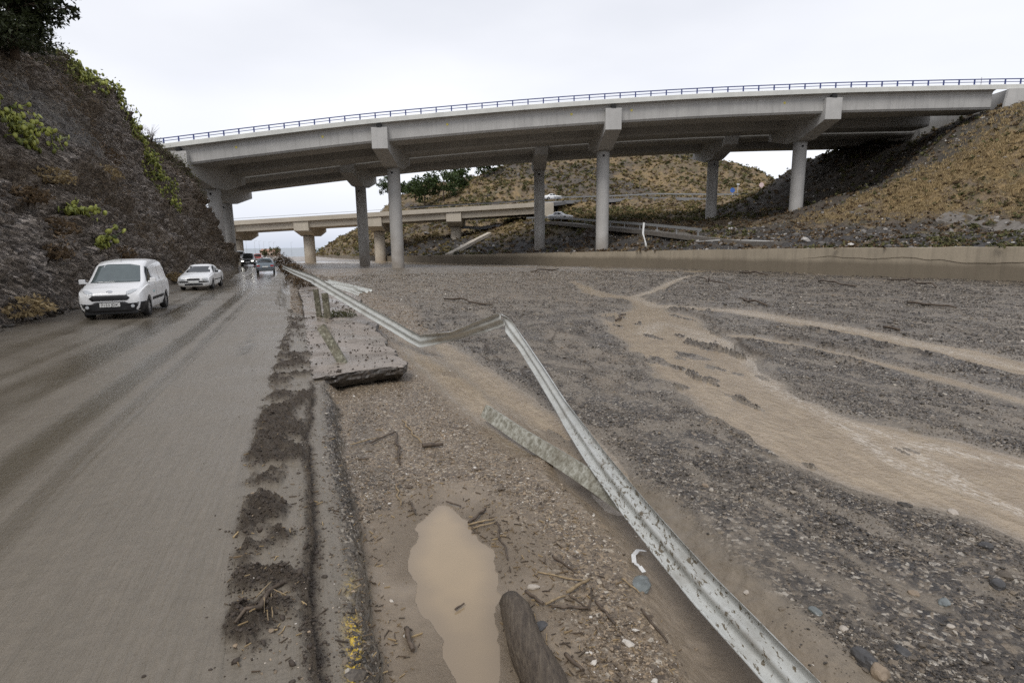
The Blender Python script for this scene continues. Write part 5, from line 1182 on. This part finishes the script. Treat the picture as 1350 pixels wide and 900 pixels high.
def patch(bvh, poly, axis, off=.006, dens=.06, rings=5):
    """star-shaped outline in a plane, thrown onto the body; axis 'x+','x-','y+','y-'"""
    P = [Vector(p) for p in poly]; Q = []
    for i in range(len(P)):
        a, b = P[i], P[(i+1) % len(P)]; n = max(1, int((b-a).length/dens))
        for k in range(n): Q.append(a+(b-a)*k/n)
    c = sum(Q, Vector((0, 0)))/len(Q); bm = bmesh.new(); sgn = 1 if axis[1] == '+' else -1
    def put(p):
        if axis[0] == 'y': o = Vector((p.x, sgn*3, p.y)); d = Vector((0, -sgn, 0))
        else: o = Vector((sgn*6, p.x, p.y)); d = Vector((-sgn, 0, 0))
        h = bvh.ray_cast(o, d)
        return (h[0]-d*off) if h[0] is not None else None
    R_ = []; last = None
    for r in range(1, rings+1):
        row = []
        for q in Q:
            h = put(c+(q-c)*(r/rings)); h = h or last; last = h; row.append(bm.verts.new(h))
        R_.append(row)
    cv = bm.verts.new(put(c)); n = len(Q)
    for k in range(n):
        bm.faces.new((cv, R_[0][k], R_[0][(k+1) % n])).smooth = True
        for r in range(rings-1): bm.faces.new((R_[r][k], R_[r+1][k], R_[r+1][(k+1) % n], R_[r][(k+1) % n])).smooth = True
    # a thin skirt gives the pane an edge
    back = []
    for k in range(n):
        v = R_[-1][k].co.copy(); d = (Vector((0, -sgn, 0)) if axis[0] == 'y' else Vector((-sgn, 0, 0)))*(off+.012); back.append(bm.verts.new(v+d))
    for k in range(n): bm.faces.new((R_[-1][k], back[k], back[(k+1) % n], R_[-1][(k+1) % n]))
    me = bpy.data.meshes.new('patch'); bmesh.ops.recalc_face_normals(bm, faces=bm.faces); bm.to_mesh(me); bm.free(); return me
def rrect(x0, y0, x1, y1, r, n=4):
    out = []
    for cx, cy, a0 in ((x1-r, y1-r, 0), (x0+r, y1-r, 90), (x0+r, y0+r, 180), (x1-r, y0+r, 270)):
        for k in range(n+1): a = math.radians(a0+90*k/n); out.append((cx+r*math.cos(a), cy+r*math.sin(a)))
    return out
def wheel(root, x, y, r, w=.2, hub=True):
    s = 1 if y > 0 else -1
    e = bpy.data.objects.new('wheel', None); COL.objects.link(e); e.parent = root; e.location = (x, y, r); e.empty_display_size = .1
    bm = bmesh.new(); prof = [(r*.62, -w/2), (r*.93, -w/2), (r, -w*.36), (r, w*.36), (r*.93, w/2), (r*.62, w/2)]; n = 32; R_ = [[bm.verts.new((q*math.cos(t), yy, q*math.sin(t))) for q, yy in prof] for t in np.linspace(0, 2*math.pi, n, endpoint=False)]
    for i in range(n):
        for k in range(6): bm.faces.new((R_[i][k], R_[i][(k+1) % 6], R_[(i+1) % n][(k+1) % 6], R_[(i+1) % n][k])).smooth = True
    bmesh.ops.recalc_face_normals(bm, faces=bm.faces); me = bpy.data.meshes.new('tyre'); bm.to_mesh(me); bm.free(); link('tyre', me, MTYRE, e)
    mb = MB(); ys = s*w*.34
    mb.tube([(0, -s*w*.2, 0), (0, s*w*.18, 0)], r*.62, 28)
    for k in range(9):
        a = k*2*math.pi/9; mb.bar((0, ys, 0), (math.cos(a)*r*.6, ys*.95, math.sin(a)*r*.6), r*.15, .03, up=(0, 1, 0))
    mb.tube([(0, ys*.7, 0), (0, ys*1.15, 0)], r*.16, 12); mb.build('rim', MRIM, e)
def text_mesh(body, size, mat, parent, M_):
    cu = bpy.data.curves.new('t', 'FONT'); cu.body = body; cu.size = size; cu.extrude = .001; cu.align_x = 'CENTER'; cu.align_y = 'CENTER'
    o = bpy.data.objects.new('t', cu); COL.objects.link(o); bpy.context.view_layer.update(); me = bpy.data.meshes.new_from_object(o.evaluated_get(bpy.context.evaluated_depsgraph_get())); bpy.data.objects.remove(o); bpy.data.curves.remove(cu)
    q = link('plate_characters', me, mat, parent); q.matrix_local = M_; return q
def place(root, loc, heading): root.location = loc; root.rotation_euler = (0, 0, heading)
def mk(root, bvh):
    def f(name, poly, axis, mat, off=.006, parent=None):
        return link(name, patch(bvh, poly, axis, off), mat, parent or root)
    return f
def mir(poly): return [(-a, b) for a, b in poly][::-1]
def cargo_van():
    root = empty('van', (0, 0, 0), label='white panel van with black lower bumper driving towards the camera beside the rock slope', cat='van')
    st = [(2.13, .30, .60, .70, .60, .62, .50), (2.07, .22, .74, .82, .74, .78, .62), (1.90, .19, .86, .95, .82, .85, .70), (1.55, .19, .95, 1.06, .85, .875, .74), (1.18, .19, 1.00, 1.15, .86, .88, .74), (.85, .19, 1.02, 1.40, .86, .885, .70), (.48, .19, 1.04, 1.69, .86, .885, .67),
          (.1, .19, 1.05, 1.78, .86, .885, .675), (-.7, .19, 1.06, 1.82, .86, .885, .69), (-1.5, .19, 1.06, 1.80, .86, .885, .69), (-1.95, .2, 1.06, 1.74, .85, .875, .68), (-2.10, .26, 1.04, 1.62, .82, .86, .66), (-2.14, .36, 1.0, 1.45, .78, .83, .62)]
    wh = (1.28, -1.37); body, bvh = car_body(st, wh, .315); body.data.materials.append(MWHITE); body.parent = root; f = mk(root, bvh)
    f('windscreen', [(-.68, 1.12), (.68, 1.12), (.585, 1.63), (.3, 1.685), (-.3, 1.685), (-.585, 1.63)], 'x+', MGLASS2)
    for s in (1, -1):
        a = 'y+' if s > 0 else 'y-'
        f('side_window', [(.98, 1.10), (.28, 1.10), (.26, 1.60), (.50, 1.60), (.72, 1.42)], a, MGLASS)
        f('side_rub_strip', rrect(-.95, .48, .82, .58, .03), a, MBLACK)
        q = rrect(.42, .80, .74, .93, .04); q = [(.44, .76), (.62, .82), (.76, .93), (.60, .93), (.44, .86)]
        f('headlight', q if s > 0 else mir(q), 'x+', MLENS, .012)
        mb = MB(); mb.box((.93, s*.985, 1.15), (.10, .17, .15)); mb.bar((.95, s*.84, 1.10), (.94, s*.93, 1.11), .06, .06); mb.build('wing_mirror', MWHITE, root, bevel=.02)
        for wx in wh: wheel(root, wx, s*.78, .315)
        f('tail_lamp', rrect(.66*s if s > 0 else -.80, .95, .80 if s > 0 else -.66, 1.5, .03), 'x-', MRED)
        f('fog_lamp', rrect(s*.60-.05, .36, s*.60+.05, .46, .045), 'x+', MLENS, .035)
        f('panel_seam', [(-.80, .42), (-.80, 1.6), (-.79, 1.6), (-.79, .42)], a, MBLACK, .002)
        f('door_seam', [(.20, .42), (.20, 1.62), (.21, 1.62), (.21, .42)], a, MBLACK, .002)
    f('bumper_cover', [(-.83, .25), (.83, .25), (.86, .52), (.5, .50), (.38, .56), (-.38, .56), (-.5, .50), (-.86, .52)], 'x+', MBLACK, .02)
    for s in (1, -1): f('bumper_cover', [(2.12, .24), (1.66, .24), (1.63, .40), (1.68, .53), (2.10, .53)], 'y+' if s > 0 else 'y-', MBLACK, .012)
    f('grille', [(-.46, .60), (.46, .60), (.54, .68), (.44, .765), (-.44, .765), (-.54, .68)], 'x+', MBLACK, .014)
    f('badge', [(.085*math.cos(a), .87+.034*math.sin(a)) for a in np.linspace(0, 6.28, 14, endpoint=False)], 'x+', MCHROME, .01)
    mb = MB(); mb.box((1.93, 0, .235), (.34, 1.40, .13)); mb.box((1.70, 0, .235), (.3, 1.56, .13)); mb.build('lower_valance', MBLACK, root, bevel=.03)
    h = bvh.ray_cast(Vector((6, 0, .47)), Vector((-1, 0, 0)))[0]; mb = MB(); mb.box((h.x+.045, 0, .47), (.02, .54, .125)); pl = mb.build('number_plate', MPLATE, root, bevel=.004)
    Mx = Matrix.Translation((h.x+.058, 0, .468)) @ Matrix(((0, 0, 1, 0), (1, 0, 0, 0), (0, 1, 0, 0), (0, 0, 0, 1))); text_mesh('7153 JDK', .118, MBLACK, pl, Mx)
    mb = MB(); mb.tube([(.35, 0, 1.72), (.15, 0, 1.98)], .006, 6); mb.build('aerial', MBLACK, root)
    f('side_emblem', rrect(.42, .72, .66, .80, .03), 'y+', plain('faded_teal', (.42, .60, .60), .5), .003)
    a = at(188, 416.5, .17); b = at(213, 404, .2); dv = (a-b)[:2]; hd = math.atan2(dv[1], dv[0])
    c = at(150, 421, .16); p = Vector((c[0], c[1], 0)); d = Vector((math.cos(hd), math.sin(hd), 0)); ctr = p-d*2.12; root.scale = (1.07,)*3; place(root, (ctr.x, ctr.y, float(road_z(np.array([ctr.x]), np.array([ctr.y]))[0])), hd)
cargo_van()
def saloon(label, loc, heading, paint, H=1.40, front_lit=False, hatch=False, name='car', sc_=1.0, group=None):
    root = empty(name, (0, 0, 0), label=label, cat='car', group=group)
    rear = [(-1.35, .2, .93, 1.22 if hatch else 1.10, .80, .83, .62), (-1.85, .22, .93, 1.02, .78, .82, .64), (-2.12, .28, .88, .96, .74, .79, .62), (-2.2, .36, .80, .86, .70, .75, .58)]
    st = [(2.2, .30, .60, .66, .66, .70, .55), (2.12, .22, .68, .75, .76, .79, .64), (1.8, .2, .76, .84, .80, .82, .68), (1.2, .2, .84, .93, .82, .84, .70), (.85, .2, .88, .98, .82, .845, .70), (.40, .2, .90, 1.20, .82, .845, .60), (.0, .2, .91, H-.02, .82, .845, .575), (-.45, .2, .92, H, .82, .845, .58), (-.9, .2, .93, H-.06, .81, .84, .58)]+rear
    wh = (1.32, -1.28); body, bvh = car_body(st, wh, .30); body.data.materials.append(paint); body.parent = root; f = mk(root, bvh)
    f('windscreen', [(-.64, .98), (.64, .98), (.53, H-.09), (-.53, H-.09)], 'x+', MGLASS)
    f('rear_window', [(-.60, 1.02), (.60, 1.02), (.50, H-.11), (-.50, H-.11)], 'x-', MGLASS)
    for s in (1, -1):
        a = 'y+' if s > 0 else 'y-'
        f('side_window', [(.62, .965), (-.28, .975), (-.28, H-.09), (.12, H-.09)], a, MGLASS); f('side_window', [(-.34, .975), (-1.10, .99), (-.82, H-.13), (-.34, H-.09)], a, MGLASS)
        q = rrect(.44, .58, .73, .70, .03); f('headlight', q if s > 0 else mir(q), 'x+', MLIT if front_lit else MLENS, .012)
        q = rrect(.46, .66, .74, .80, .02); f('tail_lamp', q if s > 0 else mir(q), 'x-', MRED, .012)
        mb = MB(); mb.box((.62, s*.93, 1.0), (.10, .16, .11)); mb.build('wing_mirror', paint if paint is not MWHITE else MBLACK, root, bevel=.02)
        f('side_rub_strip', rrect(-.95, .52, .95, .57, .02), a, MBLACK)
        for wx in wh: wheel(root, wx, s*.74, .30, .18)
    f('bumper_strip', rrect(-.76, .46, .76, .54, .02), 'x+', MBLACK, .02); f('lower_intake', rrect(-.45, .30, .45, .40, .02), 'x+', MBLACK, .012); f('grille', rrect(-.32, .58, .32, .68, .02), 'x+', MBLACK, .012)
    f('bumper_strip', rrect(-.74, .46, .74, .53, .02), 'x-', MBLACK, .02); f('number_plate', rrect(-.26, .33 if not hatch else .58, .26, .44 if not hatch else .69, .01), 'x-', MPLATE, .03); f('number_plate', rrect(-.26, .43, .26, .54, .01), 'x+', MPLATE, .035)
    root.scale = (sc_,)*3; place(root, loc, heading)
def rz(p): return float(road_z(np.array([p[0]]), np.array([p[1]]))[0])
def on_road(px, py):
    z = .1
    for _ in range(4): p = at(px, py, z); z = rz(p)
    return Vector((p[0], p[1], z))
hdr = math.radians(90)+RD      # heading up the road, away from the camera
p = on_road(257, 383); d = Vector((math.cos(hdr+math.pi-.06), math.sin(hdr+math.pi-.06), 0)); saloon('white older saloon car with black bumper strip following the van', p-d*2.1, hdr+math.pi-.06, MWHITE)
p = on_road(350.5, 360.5); d = Vector((math.cos(hdr+.03), math.sin(hdr+.03), 0)); saloon('blue-grey hatchback seen from behind driving away on the right lane', p+d*2.2, hdr+.03, MGREYP, hatch=True)
p = on_road(328, 350); saloon('dark oncoming car with both headlights lit beyond the columns', p, hdr+math.pi+.02, MDKP, H=1.6, front_lit=True, sc_=1.08)
p = on_road(317, 347.0); saloon('white car farthest left in the queue behind the dark car', p, hdr+math.pi, MWHITE, H=1.7, sc_=1.2)
p = on_road(340.5, 344.5); saloon('small reddish car in the distance just above the blue-grey hatchback', p, hdr+math.pi, MREDP, H=1.5)
p = on_road(331, 343.5); saloon('silver car tiny in the distance between dark and reddish cars', p, hdr+math.pi, MSILV, H=1.5)

# ------------------------------------------------------------------ hill roads, ramp and rails on the far bank
def ribbon(name, path, width, mat, lift=.06, thick=.3, kind='structure', label=None, catg=None, drape=False):
    P = np.array(path, float); t = np.linspace(0, len(P)-1, (len(P)-1)*14+1); P = np.stack([np.interp(t, range(len(P)), P[:, j]) for j in range(3)], 1)
    T = np.gradient(P, axis=0)[:, :2]; T /= np.linalg.norm(T, axis=1)[:, None]; N = np.c_[-T[:, 1], T[:, 0]]; mb = MB(); R_ = []
    for p, n in zip(P, N):
        wd = width*(1+.35*(random.random()-.5)) if drape else width
        R_.append([mb.bm.verts.new((p[0]+n[0]*s*wd/2, p[1]+n[1]*s*wd/2, (hz(p[0]+n[0]*s*wd/2, p[1]+n[1]*s*wd/2) if drape else p[2])+lift-(thick if b else 0))) for s, b in ((1, 0), (-1, 0), (-1, 1), (1, 1))])
    for i in range(len(R_)-1):
        for k in range(4): mb.bm.faces.new((R_[i][k], R_[i][(k+1) % 4], R_[i+1][(k+1) % 4], R_[i+1][k]))
    mb.bm.faces.new(R_[0]); mb.bm.faces.new(R_[-1][::-1]); o = mb.build(name, mat); tag(o, label, catg, None, kind if not label else None); return o
MROADG = plain('grey_asphalt', (.20, .20, .205), .5, var=.15, scale=1.5); MTRK = plain('gravel_track', (.14, .125, .108), .8, var=.25, scale=2.5)
def rail_along(path, label, h=.75, pitch=4, mat=None):
    P = [np.array(p, float) for p in path]; root = empty('guardrail', P[0], label=label, cat='guard rail'); mb = MB()
    mat = mat or plain('dull_galvanised', (.24, .245, .245), .6, .2)
    for a, b in zip(P[:-1], P[1:]): mb.bar(a-P[0]+[0, 0, h], b-P[0]+[0, 0, h], .08, .31)
    mb.build('beam', mat, root)
    seg = [np.linalg.norm(b-a) for a, b in zip(P[:-1], P[1:])]; S = np.r_[0, np.cumsum(seg)]; pr = None
    for s in np.arange(.5, S[-1], pitch):
        q = np.array([np.interp(s, S, [p[j] for p in P]) for j in range(3)])-P[0]
        if pr is None: pm = MB(); pm.box((0, .1, h/2-.2), (.12, .1, h+.5)); pr = pm.build('post', mat, root); pr.location = q
        else: c = pr.copy(); COL.objects.link(c); c.parent = root; c.location = q
    return root
def hp(px, py, Y, dz=0):
    p = aty(px, py, Y); p[2] = max(p[2], hz(p[0], p[1]))+dz; return p
ramp = [hp(1040, 322, 53), hp(1000, 320, 57), hp(930, 312, 64), hp(860, 304, 74), hp(790, 297.5, 88), hp(735, 294, 101), hp(700, 293, 112)]
ribbon('ramp_road', ramp, 3.2, MTRK, .05, .5)
rail_along([r_+np.array([-.9, -1.2, 0]) for r_ in ramp[2:]], 'guard rail along the ramp track rising behind the retaining wall')
hill_road = [hp(705, 268, 122), hp(729, 266, 140), hp(790, 264.5, 146), hp(860, 263.5, 146), hp(930, 264, 138), hp(985, 264, 130)]
ribbon('hill_road', hill_road, 7, MROADG, .05, .8)
rail_along([r_+np.array([0, -3.2, .05]) for r_ in hill_road[1:]], 'pale guard rail on the upper road crossing the brown hill')
rail_along([hp(540, 277, 152), hp(600, 274, 148), hp(660, 271, 140), hp(705, 268, 130)], 'dark guard rail on the hill road left of the far abutment', mat=MBLACK)
ap = [hp(598, 299, 124, .2), hp(640, 301, 122, .2), hp(668, 307, 119, .1)]; ribbon('side_road', ap, 5, plain('pale_asphalt', (.30, .31, .34), .45), .1, .6)
ribbon('gravel_track', [hp(1240, 286, 53), hp(1290, 290, 50), hp(1350, 296, 46), hp(1450, 306, 42)], 1.7, MTRK, .06, .5, drape=True)
p = hp(729, 264, 140, .1); saloon('white car on the upper hill road right of the middle rear column', p, math.radians(8), MWHITE)
p = hp(739, 292, 101, .12); saloon('white car at the top of the ramp track below the hill road', p, math.radians(-35), MWHITE, H=1.5)
def pole_sign(px, py, Y, h, label, disc=None, col=(.6, .6, .6), w=.5):
    b = hp(px, py, Y); root = empty('road_sign', b, label=label, cat='road sign'); mb = MB(); mb.tube([(0, 0, -.5), (0, 0, h)], .05, 8); mb.build('pole', plain('grey_pole', (.5, .5, .5), .5), root)
    mb = MB()
    if disc: mb.tube([(0, -.07, h-.1), (0, -.04, h-.1)], w, 24)
    else: mb.box((0, -.07, h-.1), (w*2, .03, w*1.2))
    mb.build('sign_plate', plain('sign_face', col, .4), root)
pole_sign(965, 263, 128, 1.9, 'blue round road sign on the hill road right of the rear column', True, (.06, .15, .45), .55)
pole_sign(972, 262, 127, 2.6, 'plain thin road sign beside the blue round one', False, (.6, .6, .6), .3)
pole_sign(1003, 258, 124, 2.3, 'white and red sign where the hill road meets the dark slope', True, (.7, .55, .55), .5)
def curved_pipe():
    b = hp(852, 327, 68); t = aty(849, 294, 69.5); o = b.copy(); mb = MB(); m = (b+t)/2+np.array([-.25, 0, .2]); q = (t+np.array([0, 0, 0])); mb.tube([b-o-[0, 0, .3], (b*.75+m*.25)-o, m-o, (m*.4+q*.6)-o, q-o], [.13]*5, 10); r_ = mb.build('drain_pipe', plain('white_pipe', (.62, .62, .60), .4)); r_.location = o; tag(r_, 'thin white curved pipe standing on end behind the retaining wall', 'pipe')
    p = [hp(920, 326, 62), hp(945, 322, 60), hp(985, 322.5, 58), hp(1020, 325, 54)]; mb = MB(); mb.tube([x-p[0]+[0, 0, .15] for x in p], .10, 8); r_ = mb.build('drain_pipe', plain('grey_pipe', (.38, .37, .35), .5)); r_.location = p[0]; tag(r_, 'grey bent pipe lying on the bank just behind the wall', 'pipe')
curved_pipe()
def drain_channel():   # concrete gutter running down from the far column
    P = [hp(645, 308, 112, .15), hp(625, 318, 108, .15), hp(603, 330, 101, .15), hp(590, 336, 97, .1)]
    ribbon('drain_gutter', P, 1.0, MFAR, .1, .6, label='pale concrete gutter slanting down from the far column to the wall', catg='gutter')
drain_channel()
def antenna():
    p = aty(1293, 113, 67.2); mb = MB(); mb.tube([(0, 0, -.6), (0, 0, .9)], .03, 6); mb.bar((-.15, 0, .35), (.15, 0, .35), .05, .05); o = mb.build('roadside_pole', plain('thin_pole', (.35, .33, .33), .5)); o.location = p; tag(o, 'thin short pole above the viaduct railing near its right end', 'pole')
antenna()
# distant things at the river mouth
def house(px, py, Y, w, h, col, lab):
    p = aty(px, py, Y); root = empty('house', p, label=lab, cat='house'); mb = MB(); mb.box((0, 0, h/2-.5), (w, 6, h+1)); mb.build('wall', plain('house_wall', col, .8), root)
    mb = MB(); mb.hexa([(-w/2-.3, -3.3, h), (w/2+.3, -3.3, h), (w/2+.3, 3.3, h), (-w/2-.3, 3.3, h), (-w/2-.3, -.3, h+1.2), (w/2+.3, -.3, h+1.2), (w/2+.3, .3, h+1.2), (-w/2-.3, .3, h+1.2)]); mb.build('roof', plain('house_roof', (.35, .2, .14), .8), root)
    mb = MB()
    for k in (-1, 1): mb.box((k*w*.25, -3.02, h*.5), (.9, .05, 1.1))
    mb.build('window', MGLASS, root)
house(357, 339, 262, 7, 2.6, (.6, .45, .36), 'small pinkish house at the end of the road')
house(437, 334.5, 300, 5, 2.0, (.7, .68, .62), 'tiny white house between the shore trees')
for px, Y, s_, lab in [(364, 250, 1.5, 'round brown-green tree right of the pinkish house'), (349, 256, 1.2, 'dark green tree left of the pinkish house')]:
    p = aty(px, 340, Y); tree('seaside_tree', p, (1.2*s_, .15), [((0, 0, 2.0*s_), (1.6*s_, 1.5*s_, 1.4*s_))], 420, .6, ML_SCRUB, lab)
for k, px in enumerate((326, 337, 343, 349, 356, 362, 385)):
    p = aty(px, 338, 270+k*6); mb = MB(); mb.tube([(0, 0, -1), (0, 0, 7.5)], .07, 6); mb.bar((0, 0, 7.4), (1.2, 0, 7.6), .08, .08); o = mb.build('street_lamp', plain('lamp_pole', (.45, .47, .48), .5)); o.location = p
    tag(o, '%s thin lamp pole in the faint row at the river mouth' % ['leftmost', 'second', 'third', 'middle', 'fifth', 'sixth', 'rightmost, isolated'][k], 'street lamp', 'lamp poles at the river mouth')
